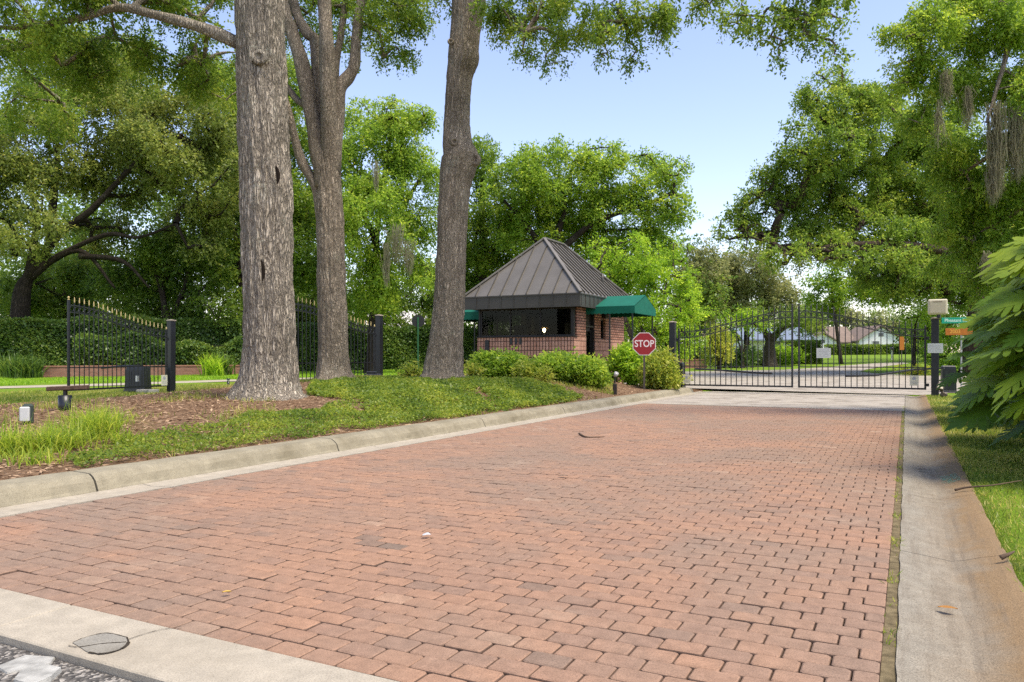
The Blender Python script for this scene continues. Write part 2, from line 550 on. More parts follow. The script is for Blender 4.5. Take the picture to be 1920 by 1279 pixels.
def brick_wall_mat(name, rot=None, w=.21, h=.075, c1=(.31, .15, .105), c2=(.46, .25, .18), joint_col=(.16, .11, .085), axis='xz', msize=.008):
    if name in MATS: return MATS[name]
    t = NT(name)
    tc = t.n('ShaderNodeTexCoord'); sx = t.n('ShaderNodeSeparateXYZ'); t.l(tc, 'Object', sx, 'Vector')
    ad = t.n('ShaderNodeMath', operation='ADD'); t.l(sx, 'X', ad, 0); t.l(sx, 'Y', ad, 1)
    cb = t.n('ShaderNodeCombineXYZ')
    if axis == 'xz': t.l(ad, 0, cb, 'X'); t.l(sx, 'Z', cb, 'Y')
    else: t.l(sx, 'Z', cb, 'X'); t.l(ad, 0, cb, 'Y')
    br = t.n('ShaderNodeTexBrick'); t.l(cb, 'Vector', br, 'Vector')
    br.inputs['Color1'].default_value = (*c1, 1); br.inputs['Color2'].default_value = (*c2, 1); br.inputs['Mortar'].default_value = (*joint_col, 1)
    br.inputs['Scale'].default_value = 1; br.inputs['Brick Width'].default_value = w; br.inputs['Row Height'].default_value = h
    br.inputs['Mortar Size'].default_value = msize; br.inputs['Mortar Smooth'].default_value = .3
    if axis != 'xz': br.offset = 0
    n = t.noise(tc_vec(t, tc), 30, 4)
    rr = t.ramp(n, 'Fac', [(.25, (.7, .7, .7)), (.75, (1.25, 1.2, 1.15))])
    c = t.mix((br, 'Color'), (rr, 'Color'), .8, 'MULTIPLY')
    b = t.bsdf(c, .88, 0, .2)
    iv = t.n('ShaderNodeMath', operation='SUBTRACT'); iv.inputs[0].default_value = 1; t.l(br, 'Fac', iv, 1)
    t.bump(b, iv, 0, .7, .012)
    MATS[name] = t.m
    return t.m


def tc_vec(t, tc):
    mp = t.n('ShaderNodeMapping'); t.l(tc, 'Object', mp, 'Vector')
    return mp


# ------------------------------------------------------------------ world, sun, camera
SUN_AZ, SUN_EL = 100.0, 64.0
w = bpy.data.worlds.new('World'); S.world = w; w.use_nodes = True
nt = w.node_tree; nt.nodes.clear()
sky = nt.nodes.new('ShaderNodeTexSky'); sky.sky_type = 'NISHITA'; sky.sun_disc = False
sky.sun_elevation = rad(SUN_EL); sky.sun_rotation = rad(SUN_AZ)
sky.altitude = 0; sky.air_density = 1.0; sky.dust_density = .7; sky.ozone_density = 2.0
bg = nt.nodes.new('ShaderNodeBackground'); bg.inputs['Strength'].default_value = .132
wo = nt.nodes.new('ShaderNodeOutputWorld')
hz = nt.nodes.new('ShaderNodeMix'); hz.data_type = 'RGBA'; hz.blend_type = 'MULTIPLY'; hz.inputs[0].default_value = 1; hz.inputs[7].default_value = (1.10, .92, .90, 1)
nt.links.new(sky.outputs[0], hz.inputs[6]); nt.links.new(hz.outputs[2], bg.inputs[0]); nt.links.new(bg.outputs[0], wo.inputs[0])

sd = bpy.data.lights.new('sun', 'SUN'); sd.energy = 2.3; sd.angle = rad(22.0); sd.color = (1, .91, .76)
so = bpy.data.objects.new('sun', sd); COL.objects.link(so)
sv = Vector((math.cos(rad(SUN_EL)) * math.sin(rad(SUN_AZ)), math.cos(rad(SUN_EL)) * math.cos(rad(SUN_AZ)), math.sin(rad(SUN_EL))))
so.rotation_euler = sv.to_track_quat('Z', 'Y').to_euler(); so.location = (0, 0, 40)

cam = bpy.data.cameras.new('camera'); co = bpy.data.objects.new('camera', cam); COL.objects.link(co)
cam.sensor_width = 36; cam.lens = 36 * F / 1920; cam.shift_y = (HY - 639.5) / 1920
cam.clip_end = 2000; cam.clip_start = .05
co.location = (0, 0, CAMH); co.rotation_euler = (rad(90), 0, TH)
S.camera = co
S.view_settings.view_transform = 'Standard'; S.view_settings.look = 'None'; S.view_settings.gamma = 1
S.view_settings.exposure = 1.32
S.render.film_transparent = False
S.cycles.use_denoising = False
try:
    S.cycles.denoiser = 'OPENIMAGEDENOISE'; S.cycles.denoising_input_passes = 'RGB_ALBEDO_NORMAL'
except Exception:
    pass
S.cycles.max_bounces = 6; S.cycles.diffuse_bounces = 4; S.cycles.glossy_bounces = 2
S.cycles.transmission_bounces = 4; S.cycles.transparent_max_bounces = 8
S.cycles.use_adaptive_sampling = False
S.cycles.caustics_reflective = False; S.cycles.caustics_refractive = False
S.cycles.sample_clamp_indirect = 6

# ------------------------------------------------------------------ ground sheet
def build_ground():
    xs = sorted(set(list(np.arange(-400, -60, 40.)) + list(np.arange(-60, -26, 4.)) + list(np.arange(-26, KERB_X - .1, .3)) + [KERB_X, KERB_X + .001, .52, .521]
                    + list(np.arange(-6, .5, 1.5)) + list(np.arange(.7, 6, .3)) + list(np.arange(6, 60, 4.)) + list(np.arange(60, 401, 40.))))
    ys = sorted(set(list(np.arange(-60, -4, 8.)) + list(np.arange(-4, 34, .35)) + [27.0, 27.001] + list(np.arange(34, 60, 3.)) + [60.0] + list(np.arange(66, 130, 8.)) + [130.0] + list(np.arange(150, 601, 50.))))
    X, Y = np.meshgrid(xs, ys)
    Z = H(X, Y)
    cor = (X > KERB_X + .0005) & (X < .5205) & (Y < 27.0005)
    Z = np.where(cor, -.14, Z)
    Z = np.where((Y < 1.96) & ~cor & (Y < 1.9), np.minimum(Z, np.where(Y < 1.5, -.14, Z)), Z)
    nx, ny = len(xs), len(ys)
    V = np.stack([X, Y, Z], -1).reshape(-1, 3)
    Fc = [(j * nx + i, j * nx + i + 1, (j + 1) * nx + i + 1, (j + 1) * nx + i) for j in range(ny - 1) for i in range(nx - 1)]
    me = bpy.data.meshes.new('ground'); me.from_pydata(V.tolist(), [], Fc)
    mul = (sm((-X - 6.3) / .5) * (1 - sm((-X - 17.5) / 2.5)) * (1 - sm((Y - 27) / 2)))
    px, py, d = project(V)
    at = me.attributes.new('mulch', 'FLOAT', 'POINT'); at.data.foreach_set('value', mul.ravel().astype(np.float32))
    me.materials.append(ground_material())
    me.polygons.foreach_set('use_smooth', [True] * len(me.polygons)); me.update()
    o = bpy.data.objects.new('ground', me); COL.objects.link(o); tag(o, kind='structure', label='lawn and mulched earth under the oaks', cat='ground')


build_ground()

# ------------------------------------------------------------------ paving
BX0, BX1, BY0, BY1 = -6.03, -.088, 2.355, 19.15
M_conc = concrete('kerb_concrete', (.28, .25, .175), (.13, .11, .065), .6, .7)
M_gut = valley_gutter_material()
M_strip = concrete('threshold_concrete', (.385, .342, .265), (.26, .22, .155), .45, .35)
M_apron = concrete('weathered_road_concrete', (.375, .335, .275), (.14, .115, .085), .45, .85)


def build_pavers():
    m = paver_material()
    L, R, g = .183, .1235, .0050
    rng = np.random.default_rng(3)
    Vs, Fs, tone, mid_, n = [], [], [], [], 0
    rows = int((BY1 - BY0) / R)
    R = (BY1 - BY0) / rows
    for j in range(rows):
        y0 = BY0 + j * R
        x = BX0 - (L / 2 if j % 2 else 0) + rng.normal(0, .006)
        wav = .002 * math.sin(j * .7)
        while x < BX1:
            a, b = max(x, BX0), min(x + L, BX1)
            x += L
            if b - a < .045: continue
            gg = g * (.7 + .6 * rng.random())
            x0, x1 = a + gg / 2, b - gg / 2; ya, yb = y0 + gg / 2 + wav * .3, y0 + R - gg / 2 + wav * .3
            c = .0035 + .0025 * rng.random()
            dz = rng.normal(0, .0016) + .012 * math.sin(a * .55 + .3) * math.sin(y0 * .37)
            tx, ty = rng.normal(0, .006), rng.normal(0, .008)
            cx, cy = (x0 + x1) / 2, (ya + yb) / 2
            def z(px_, py_, zz): return zz + dz + (px_ - cx) * tx + (py_ - cy) * ty
            k = .0065 + .006 * rng.random()
            def ring(o, zz, kk):
                return [(x0 + o + kk, ya + o), (x1 - o - kk, ya + o), (x1 - o, ya + o + kk), (x1 - o, yb - o - kk), (x1 - o - kk, yb - o), (x0 + o + kk, yb - o), (x0 + o, yb - o - kk), (x0 + o, ya + o + kk)], zz
            for o, zz, kk in ((0, -.04, k), (0, -.008, k), (c * .35, -.0032, k), (c * 1.5, .0010, k)):
                rg, zq = ring(o, zz, kk)
                Vs += [(p[0], p[1], z(p[0], p[1], zq)) for p in rg]
            for r_ in range(3):
                for i in range(8):
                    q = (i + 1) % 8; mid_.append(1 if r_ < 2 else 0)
                    Fs.append((n + r_ * 8 + i, n + r_ * 8 + q, n + r_ * 8 + 8 + q, n + r_ * 8 + 8 + i))
            Fs.append(tuple(n + 24 + i for i in range(8))); mid_.append(0)
            t = np.clip(.55 + rng.normal(0, .15) - (.2 if rng.random() < .025 else 0), 0, 1)
            tone += [t] * 25
            n += 32
    me = bpy.data.meshes.new('brick_road'); me.from_pydata(Vs, [], Fs)
    at = me.attributes.new('tone', 'FLOAT', 'FACE'); at.data.foreach_set('value', np.array(tone, np.float32))
    me.materials.append(m); me.materials.append(simple('joint_grime_shade', (.140, .092, .067), .95, 0, .1, .3, 20, .3))  # dark side walls: joint grime plus painted shadow line under each brick edge
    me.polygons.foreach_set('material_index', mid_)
    me.update()
    o = bpy.data.objects.new('brick_road', me); COL.objects.link(o)
    tag(o, 'red concrete paver driveway laid in running bond', 'paving', kind='structure')
    b = MB(); b.box((BX0 - .02, BY0 - .004, -.13), (BX1 + .075, BY1 + .004, -.017))
    tag(b.build('paver_joint_bed', simple('joint_sand', (.050, .036, .025), .95, 0, .1, .4, 30, .6)), 'dark sand filling the paver joints', 'paving', kind='structure')


build_pavers()


b = MB(); b.box((BX1 - .001, 2.36, -.1), (-.0365, BY1, -.007))
tag(b.build('seam_soil', simple('seam_soil', (.17, .135, .075), .95, 0, .1, .45, 18, .8)), 'strip of soil in the seam beside the right gutter', 'paving', kind='structure')


def extrude_profile(name, prof, y0, y1, mat, label, cat, step=.12, joints=None, gap=.010, noise=.003, kind='structure', xfun=None):
    """profile (x,z) swept along Y in slabs between joints"""
    b = MB()
    cuts = [y0] + (joints or []) + [y1]
    for a, c in zip(cuts[:-1], cuts[1:]):
        a += gap / 2; c -= gap / 2
        n = max(2, int((c - a) / step)); np_ = len(prof)
        V = []
        for i in range(n + 1):
            y = a + (c - a) * i / n
            for k, (x, z) in enumerate(prof):
                jx = noise * math.sin(y * 7.3 + k * 2.1) + noise * .7 * math.sin(y * 17.7 + k)
                z2 = z - (.006 if i in (0, n) and 0 < k < np_ - 1 else 0)
                V.append((x + jx + (xfun(y) if xfun else 0), y, z2 + (jx * .6 if z > -.05 else 0)))
        Fc = []
        for i in range(n):
            for k in range(np_):
                q = (k + 1) % np_
                Fc.append((i * np_ + k, (i + 1) * np_ + k, (i + 1) * np_ + q, i * np_ + q))
        Fc.append(tuple(range(np_))); Fc.append(tuple(n * np_ + k for k in range(np_ - 1, -1, -1)))
        b.add(V, Fc)
    o = b.build(name, mat, smooth=False)
    tag(o, label, cat, kind=kind)
    return o


# left gutter pan and rolled kerb
extrude_profile('gutter', [(-6.455, -.13), (-6.036, -.13), (-6.036, .004), (-6.14, -.003), (-6.33, -.014), (-6.455, -.008)], -2, 27.0, M_strip,
                'flat concrete gutter pan along the left kerb', 'gutter', joints=[1.2, 4.9, 8.4, 12.6, 16.5, 20.5, 24])
def kx(y): return -.30 * float(sm((y - 25.2) / 1.8))
extrude_profile('kerb', [(-6.82, -.13), (-6.457, -.13), (-6.457, -.006), (-6.475, .018), (-6.502, .085), (-6.535, .124), (-6.58, .146), (-6.64, .153), (-6.82, .153)], -2, 26.2, M_conc,
                'stained rounded concrete kerb along the left side', 'kerb', joints=[1.1, 4.45, 7.75, 11.6, 15.1, 18.8, 22.6], gap=.02)
# right valley gutter
extrude_profile('gutter', [(.525, -.13), (-.035, -.13), (-.035, .004), (.05, -.006), (.16, -.022), (.24, -.028), (.30, -.018), (.40, .012), (.47, .03), (.515, .036), (.525, .03)][::-1], -1, 26.99, M_gut,
                'wide rust-stained concrete valley gutter along the right side', 'gutter', joints=[3.1, 5.35, 7.6, 10.4, 14, 18, 22], gap=.008)
# threshold strip across the foot of the pavers
b = MB()
cuts = [-14, -4.05, -2.62, .6]
for a, c in zip(cuts[:-1], cuts[1:]):
    V = []; n = 14
    pass
xs_cuts = [(-14, -3.60), (-3.596, 5)]
for a, c in xs_cuts:
    b.box((a + .003, 1.955, -.13), (c - .003, 2.347, -.001), bev=.006)
tag(b.build('threshold', M_strip), 'pale concrete band across the near end of the pavers', 'paving', kind='structure')
# asphalt street at the camera
t = NT('coarse_asphalt'); v = t.coords()
n1 = t.noise(v, 90, 4, .7); vo = t.n('ShaderNodeTexVoronoi'); vo.inputs['Scale'].default_value = 75; t.l(v, 'Vector', vo, 'Vector')
r = t.ramp(vo, 'Color', [(.1, (.035, .033, .030)), (.55, (.12, .11, .095)), (.85, (.38, .35, .30))])
bb = t.bsdf((r, 'Color'), .9, 0, .3); t.bump(bb, vo, 'Distance', .9, .012)
b = MB(); b.box((-60, -30, -.2), (60, 1.945, -.035))
tag(b.build('street', t.m), 'coarse dark asphalt street at the foot of the driveway', 'street', kind='structure')
# concrete apron before the gate
b = MB(); b.box((BX0 + .0, BY1 + .16, -.13), (-.045, 27.0, .000), bev=.004)
tag(b.build('concrete_apron', M_apron), 'stained concrete apron before the closed gate', 'paving', kind='structure')
b = MB(); b.box((BX0, BY1 + .006, -.13), (-.045, BY1 + .155, .005), bev=.004)
tag(b.build('edge_band', M_strip), 'white concrete band between pavers and apron', 'paving', kind='structure')


def ground_sheet(name, poly, mat, dz, label, cat, kind='structure'):
    import bmesh
    bm = bmesh.new()
    vs = [bm.verts.new((p[0], p[1], float(H(p[0], p[1])) + dz)) for p in poly]
    f = bm.faces.new(vs)
    bmesh.ops.triangulate(bm, faces=[f])
    bm.normal_update()
    if sum(f.normal.z for f in bm.faces) < 0: bmesh.ops.reverse_faces(bm, faces=bm.faces[:])
    me = bpy.data.meshes.new(name); bm.to_mesh(me); bm.free(); me.materials.append(mat)
    o = bpy.data.objects.new(name, me); COL.objects.link(o); tag(o, label, cat, kind=kind)
    return o


far_edge = [gp(1200, 698), gp(1290, 697), gp(1400, 695), gp(1470, 693.5), gp(1530, 690), gp(1580, 686), gp(1640, 681.5), gp(1690, 679.5)]
near_r = [gp(1705, 681.5), gp(1660, 687), gp(1625, 693), gp(1612, 697.5), gp(1650, 701), gp(1720, 704), gp(1850, 707)]
poly = [(-7.4, 27.01)] + [(-9.5, 28.2), (-14, 29.5), (-22, 32)] + [(far_edge[0].x - 14, far_edge[0].y - 4)] + [(p.x, p.y) for p in far_edge] + [(p.x, p.y) for p in near_r] + [(6, 31.0), (1.2, 28.6), (.4, 27.01)]
ground_sheet('road', poly, M_apron, .012, 'pale concrete road bending away behind the gate', 'road')
pth = [gp(-140, 733), gp(200, 724), gp(460, 715), gp(760, 707.5), gp(900, 704.5)]
pth2 = [gp(-140, 729), gp(200, 720), gp(460, 711.5), gp(760, 704.8), gp(900, 702)]
ground_sheet('path', [(p.x, p.y) for p in pth] + [(p.x, p.y) for p in reversed(pth2)], M_strip, .02, 'pale concrete footpath behind the left lawn', 'path')

# ------------------------------------------------------------------ small ground cover (stuff)
def inpoly(px, py, poly):
    r = np.zeros(len(px), bool)
    n = len(poly)
    for i in range(n):
        x1, y1 = poly[i]; x2, y2 = poly[(i + 1) % n]
        c = ((y1 > py) != (y2 > py)) & (px < (x2 - x1) * (py - y1) / (y2 - y1 + 1e-9) + x1)
        r ^= c
    return r


def nz(x, y, s, seed=0):
    return (np.sin(x * s + seed) * np.cos(y * s * 1.13 + seed * 1.7) + .6 * np.sin(x * s * 2.3 + y * s * 1.9 + seed * 2.1) + .4 * np.sin(x * s * 4.7 - y * s * 4.1 + seed)) / 2


def scatter(n, x0, x1, y0, y1, rng):
    x = rng.uniform(x0, x1, n); y = rng.uniform(y0, y1, n)
    return x, y


cover_poly = [(120, 862), (260, 822), (390, 800), (470, 784), (600, 770), (660, 752), (575, 742), (590, 716), (700, 712), (790, 714), (1000, 716), (1075, 738), (1092, 748), (1000, 772), (760, 812), (600, 842), (380, 885), (190, 915)]


def build_cover():
    rng = np.random.default_rng(5)
    n = 420000
    x, y = scatter(n, -17, KERB_X - .06, 4.5, 24, rng)
    z = H(x, y)
    px, py, d = project(np.stack([x, y, z], -1))
    k = inpoly(px, py, cover_poly)
    edge = (KERB_X - x)
    k &= (nz(x, y, 1.5, 2) + .5 * nz(x, y, 5.5, 6) > -.42 - .3 * rng.random(n)) & (edge > .15 + .12 * nz(x, y, 2.4, 1))
    k &= rng.random(n) < np.clip(d * d / 130, .75, 1)
    x, y, z, d, edge = x[k], y[k], z[k], d[k], edge[k]
    n = len(x)
    ht = .075 + .07 * nz(x, y, 3.1, 4)
    ht = ht * np.where(edge < .5, 1.25, 1)
    P = np.stack([x, y, z + ht * rng.random(n) ** .5], -1)
    D = rng.normal(size=(n, 3)); D[:, 2] = D[:, 2] * .5 + .25
    N = rng.normal(size=(n, 3)) * .6 + [0, 0, 1]
    L = .042 * (.6 + .8 * rng.random(n)) * np.clip(d / 12, .9, 1.6)
    V = leaf_quads(P, D, N, L, L * .6)
    tone = np.clip(.42 + .28 * nz(x, y, 2.2, 7) + rng.normal(0, .16, n), 0, 1)
    tag(quad_mesh('ground_cover', V, G_cover, tone), 'low green creeping ground cover along the left kerb', 'ground cover', kind='stuff')
    # mulch chips and fallen leaves
    n = 90000
    x, y = scatter(n, -19, KERB_X - .05, 3, 25, rng)
    z = H(x, y)
    px, py, d = project(np.stack([x, y, z], -1))
    k = (d > 5) & (px > -60) & (px < 1300) & (rng.random(n) < np.clip(1.3 - d / 26, .25, 1))
    x, y, z, d = x[k], y[k], z[k], d[k]; n = len(x)
    P = np.stack([x, y, z + .012 * rng.random(n) + .004], -1)
    D = rng.normal(size=(n, 3)); D[:, 2] *= .12
    N = rng.normal(size=(n, 3)) * .35 + [0, 0, 1]
    L = rng.uniform(.03, .12, n)
    V = leaf_quads(P, D, N, L, L * rng.uniform(.10, .36, n), .05)
    tag(quad_mesh('mulch_litter', V, G_mulch, np.clip(rng.normal(.5, .22, n), 0, 1)), 'brown bark chips and dry leaves on the left bank', 'mulch', kind='stuff')


build_cover()


def blades(name, x, y, z, h, wd, mat, tone, label, rng, lean=.5, kind='stuff', cat='grass'):
    n = len(x)
    a = rng.uniform(0, 2 * math.pi, n)
    side = np.stack([np.cos(a), np.sin(a), 0 * a], -1)
    ln = np.stack([-np.sin(a), np.cos(a), 0 * a], -1) * (rng.normal(0, lean, n) * h)[:, None]
    base = np.stack([x, y, z - .004], -1)
    V = np.empty((n, 4, 3))
    V[:, 0] = base - side * wd[:, None] * .5
    V[:, 1] = base + side * wd[:, None] * .5
    V[:, 2] = base + ln * .55 + [0, 0, 1] * (h * .65)[:, None] + side * wd[:, None] * .35
    V[:, 3] = base + ln + [0, 0, 1] * h[:, None]
    return tag(quad_mesh(name, V, mat, tone), label, cat, kind=kind)


def build_grass():
    rng = np.random.default_rng(8)
    # right verge
    n = 190000
    x, y = scatter(n, .50, 5.2, 2.2, 26, rng)
    px, py, d = project(np.stack([x, y, H(x, y)], -1))
    k = (px < 1990) & (d > 1.5) & (rng.random(n) < np.clip(9 / d, .35, 1)) & (nz(x, y, 2.6, 3) + .5 * nz(x, y, 6.1, 8) > -.55 - .5 * rng.random(n)) & (x > .515 + .02 * nz(y, y, 5, 1))
    x, y, d = x[k], y[k], d[k]; n = len(x)
    h = (.022 + .034 * rng.random(n)) * (1 + .35 * nz(x, y, 3, 5)) * np.clip(d / 8, .8, 1.5)
    tone = np.clip(.45 + .35 * nz(x, y, 1.7, 9) + rng.normal(0, .2, n), 0, 1)
    blades('grass', x, y, H(x, y), h, np.full(n, .008) * np.clip(d / 6, .8, 2.5), G_grass, tone, 'short mown grass verge beside the right gutter', rng, .7)
    # thin weeds over the left bank
    n = 160000
    x, y = scatter(n, -26, KERB_X - .1, 3, 32, rng)
    px, py, d = project(np.stack([x, y, H(x, y)], -1))
    dens = np.where(d > 21, .9, np.clip((nz(x, y, 1.1, 12) - .10) * 1.6, 0, .8)) * np.where(d < 14, .7, 1)
    k = (px > -80) & (px < 1150) & (d > 5) & (rng.random(n) < dens)
    x, y, d = x[k], y[k], d[k]; n = len(x)
    h = .05 + .07 * rng.random(n)
    tone = np.clip(.5 + .3 * nz(x, y, 1.7, 2) + rng.normal(0, .2, n), 0, 1)
    blades('weeds', x, y, H(x, y), h, np.full(n, .012) * np.clip(d / 10, .8, 2), G_grass, tone, 'sparse weedy grass over the mulched left bank', rng, .7)
    # bright lawn strips far left and behind the gate
    n = 200000
    px = rng.uniform(-60, 1260, n); d = rng.uniform(29, 62, n)
    u = (px - CX) / F * d
    x = u * CT - d * ST; y = u * ST + d * CT
    ppx, ppy, _d = project(np.stack([x, y, H(x, y)], -1))
    k = ppy < np.interp(ppx, [-140, 460, 760, 900, 1300], [727.5, 710.5, 703.8, 701, 700])
    x, y, d = x[k], y[k], d[k]; n = len(x)
    blades('lawn_grass', x, y, H(x, y) + .01, .06 + .06 * rng.random(n), np.full(n, .04), G_lawn, np.clip(rng.normal(.5, .2, n), 0, 1), 'bright green lawn beyond the footpath', rng, .7)
    # weeds in the joint beside the gutter
    n = 3600
    y = rng.uniform(2.4, 21, n); k = rng.random(n) < np.clip(.05 + 1.1 * nz(y, y * 0, 2.9, 1), .04, 1); y = y[k]; n = len(y)
    x = rng.uniform(BX1 - .005, -.035, n)
    blades('joint_weeds', x, y, np.full(n, -.008), .014 + .024 * rng.random(n), np.full(n, .007), G_cover, np.clip(rng.normal(.6, .25, n), 0, 1), 'tiny weeds growing in the seam beside the right gutter', rng, 1.1, cat='weeds')


build_grass()

# ------------------------------------------------------------------ hero trunks
def trunk_tube(mb, prof, d, sides=40, flare=.0, ridge=.02, seed=0, bark=.020, ext=None, dfun=None):
    """prof: (py, left px, right px) down to up at camera depth d"""
    pts, rads = [], []
    for py, a, b in prof:
        dd = d if dfun is None else d + dfun(py)
        pts.append(W((a + b) / 2, py, dd)); rads.append((b - a) / 2 / F * dd)
    P = catmull([tuple(p) + (r,) for p, r in zip(pts, rads)], 8)
    pts = [p[:3] for p in P]; rads = [p[3] for p in P]
    rs = random.Random(seed)
    ph = [rs.uniform(0, 6.28) for _ in range(8)]
    z0 = pts[0][2]
    def mod(i, k, a):
        z = pts[i][2] - z0
        f = math.exp(-z / .35) * flare
        m = 1 + f * (.35 + .65 * max(0, math.sin(a * 3 + ph[0])) + .4 * max(0, math.sin(a * 5 + ph[1])))
        m += ridge * math.sin(a * 7 + ph[2] + .5 * math.sin(z * 1.1)) + ridge * .8 * math.sin(a * 13 + ph[3] + z * .6) + ridge * .7 * math.sin(a * 19 + ph[4] + .7 * math.sin(z * 2.3))
        m += .018 * math.sin(z * 2.1 + ph[5] + a) + .012 * math.sin(z * 5.3 + 2 * a + ph[6])
        return m
    pts[0] = (pts[0][0], pts[0][1], pts[0][2] - .12)
    from mathutils import noise as mn
    # resample finely and carve ridges into the bark
    A = np.array(pts); seg = np.concatenate([[0], np.cumsum(np.linalg.norm(np.diff(A, axis=0), axis=1))])
    m_ = int(seg[-1] / .035); q = np.linspace(0, seg[-1], m_)
    B = np.stack([np.interp(q, seg, A[:, k]) for k in range(3)], -1); rr = np.interp(q, seg, rads); ii = np.interp(q, seg, np.arange(len(pts)))
    sd_ = sides * 3
    pts_h = [tuple(x) for x in B]
    def mod2(i, k, a):
        i0 = int(ii[i]); m = mod(min(i0, len(pts) - 1), k, a); r = rr[i]; z = B[i][2]
        x, y = math.cos(a) * r, math.sin(a) * r
        w1 = mn.noise((x * 3, y * 3, z * 1.5 + seed)) * .09
        n1 = abs(mn.noise((x * 11 + w1 * 8, y * 11 - w1 * 8, z * 1.5 + seed * 3)))
        n2 = abs(mn.noise((x * 27 + w1 * 12, y * 27, z * 4.2 + seed)))
        n3 = mn.noise((x * 60, y * 60, z * 26))
        return m + (bark * (min(n1 * 2.6, 1) - .5) + bark * .55 * (min(n2 * 2.6, 1) - .5) + bark * .22 * n3) / r
    mb.tube(pts_h, list(rr), sd_, mod=mod2)
    return pts, rads


def limb(mb, pxs, d, r0, r1, sides=12, dd=None):
    pts = [W(p[0], p[1], d + (p[2] if len(p) > 2 else 0)) for p in pxs]
    P = catmull(pts, 5); n = len(P)
    rads = [r0 + (r1 - r0) * (i / (n - 1)) ** .8 for i in range(n)]
    rs = random.Random(int(abs(pxs[0][0] * 7 + pxs[-1][1])))
    ph = rs.uniform(0, 6)
    mb.tube(P, rads, sides, mod=lambda i, k, a: 1 + .06 * math.sin(i * .9 + ph + a * 2) + .05 * math.sin(a * 4 + ph))
    return [tuple(p) for p in P], rads


def knot(mb, px, py, d, r, depthdir=-1):
    """a swollen healed branch scar on a trunk"""
    c = W(px, py, d)
    f = Vector((-ST, CT, 0))
    prof = [(r * 1.25, 0), (r * 1.15, r * .25), (r * .9, r * .45), (r * .62, r * .50), (r * .45, r * .30), (r * .3, r * .05)]
    t = MB(); t.lathe(prof, 14)
    q = (-f).to_track_quat('Z', 'Y').to_matrix()
    mb.add([q @ Vector(v) + c for v in t.v], t.f)


DENSX, CAPX = 3.2, 2.6


def crown_obj(parent, puffs, leaf, dens, mat, flat=.75, droop=.25, per=9, wid=.5, name='crown', seed=1, shell=.5, tvar=.5, cap=90000, spray=None):
    rng = np.random.default_rng(seed)
    C = np.array([tuple(p[0]) for p in puffs]); r = np.array([p[1] for p in puffs])
    cap *= CAPX; cnt = DENSX * dens * 4 * r ** 2 / (leaf * leaf * wid * .5)
    tot = cnt.sum()
    if tot > cap: cnt *= cap / tot
    V, tn = puff_leaves(C, r, cnt, leaf, per, spray, droop, flat, rng, shell, wid, tvar)
    return quad_mesh(name, V, mat, tn, parent)


def local(o_parent, ob):
    """re-express a mesh built in world space under its thing's empty"""
    M = o_parent.matrix_basis.inverted()
    ob.data.transform(Matrix.Translation(-o_parent.location))
    return ob


def make_tree_obj(name, base, label, group=None):
    return empty(name, base, 0, label, 'tree', group)


OAKS = 'big oaks on the left bank'
# --- T1 : broad grey trunk, left
d1 = 15.6
T1 = make_tree_obj('oak_tree', gp(505, 744), 'broad grey ridged oak trunk rising from the mulch, leftmost of three big trunks', OAKS)
m = MB()
p1, r1 = trunk_tube(m, [(752, 436, 574), (740, 446, 563), (715, 454, 557), (680, 457, 554), (640, 459, 552), (600, 460, 550), (500, 458, 547), (400, 454, 545), (300, 452, 542), (200, 448, 537), (100, 446, 533), (0, 445, 529), (-150, 446, 522), (-330, 455, 512)], d1, 64, .30, .020, 3, .027)
l1, lr1 = limb(m, [(452, 84), (400, 60), (345, 42), (290, 28), (225, 14), (160, 32), (90, 45), (10, 52), (-60, 40)], d1, .14, .035)
l1b, _ = limb(m, [(225, 14), (190, -20), (150, -60)], d1, .06, .03)
l1c, _ = limb(m, [(480, -120), (380, -180), (240, -160, -1), (120, -120, -2)], d1, .2, .06)
l1d, _ = limb(m, [(490, -150), (430, -210, 1), (330, -120, 3), (250, -20, 4)], d1, .16, .05)
knot(m, 487, 108, d1 - .50, .13); knot(m, 455, 220, d1 - .3, .06)
trunk_hollows = []
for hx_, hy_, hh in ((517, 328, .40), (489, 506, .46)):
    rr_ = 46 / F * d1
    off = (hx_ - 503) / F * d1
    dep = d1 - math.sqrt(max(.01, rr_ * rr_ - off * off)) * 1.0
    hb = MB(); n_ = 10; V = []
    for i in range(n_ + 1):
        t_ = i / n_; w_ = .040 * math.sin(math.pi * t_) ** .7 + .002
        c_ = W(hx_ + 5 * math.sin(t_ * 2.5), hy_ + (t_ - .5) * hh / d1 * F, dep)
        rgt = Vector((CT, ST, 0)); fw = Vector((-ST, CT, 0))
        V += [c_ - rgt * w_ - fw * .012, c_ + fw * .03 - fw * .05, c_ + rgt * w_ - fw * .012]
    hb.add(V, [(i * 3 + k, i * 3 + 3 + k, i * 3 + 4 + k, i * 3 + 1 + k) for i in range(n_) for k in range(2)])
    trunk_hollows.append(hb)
puffs = []
rs = random.Random(21)
for cx, cy, rx, ry, dd, n in ((60, -20, 150, 110, 0, 22), (250, -50, 170, 90, 1, 22), (390, 20, 85, 90, 2, 14), (120, 110, 150, 70, 2.5, 16), (320, 120, 130, 70, 3, 16), (420, 150, 60, 80, 3.5, 10), (-90, 60, 120, 130, 0, 12), (300, -190, 260, 110, -1, 5), (60, 200, 120, 70, 4, 14), (220, 90, 110, 60, 2.2, 12), (400, 90, 60, 60, 2.4, 10), (30, 60, 110, 70, 1, 14)):
    for p in ellipse_puffs([(cx, cy, rx, ry, dd)], d1, rs, (.22, .36), n): puffs.append(p)
nodes = l1[::3] + l1b[::3] + l1c[::3] + l1d[::3] + [tuple(p) for p in p1[-12::4]]
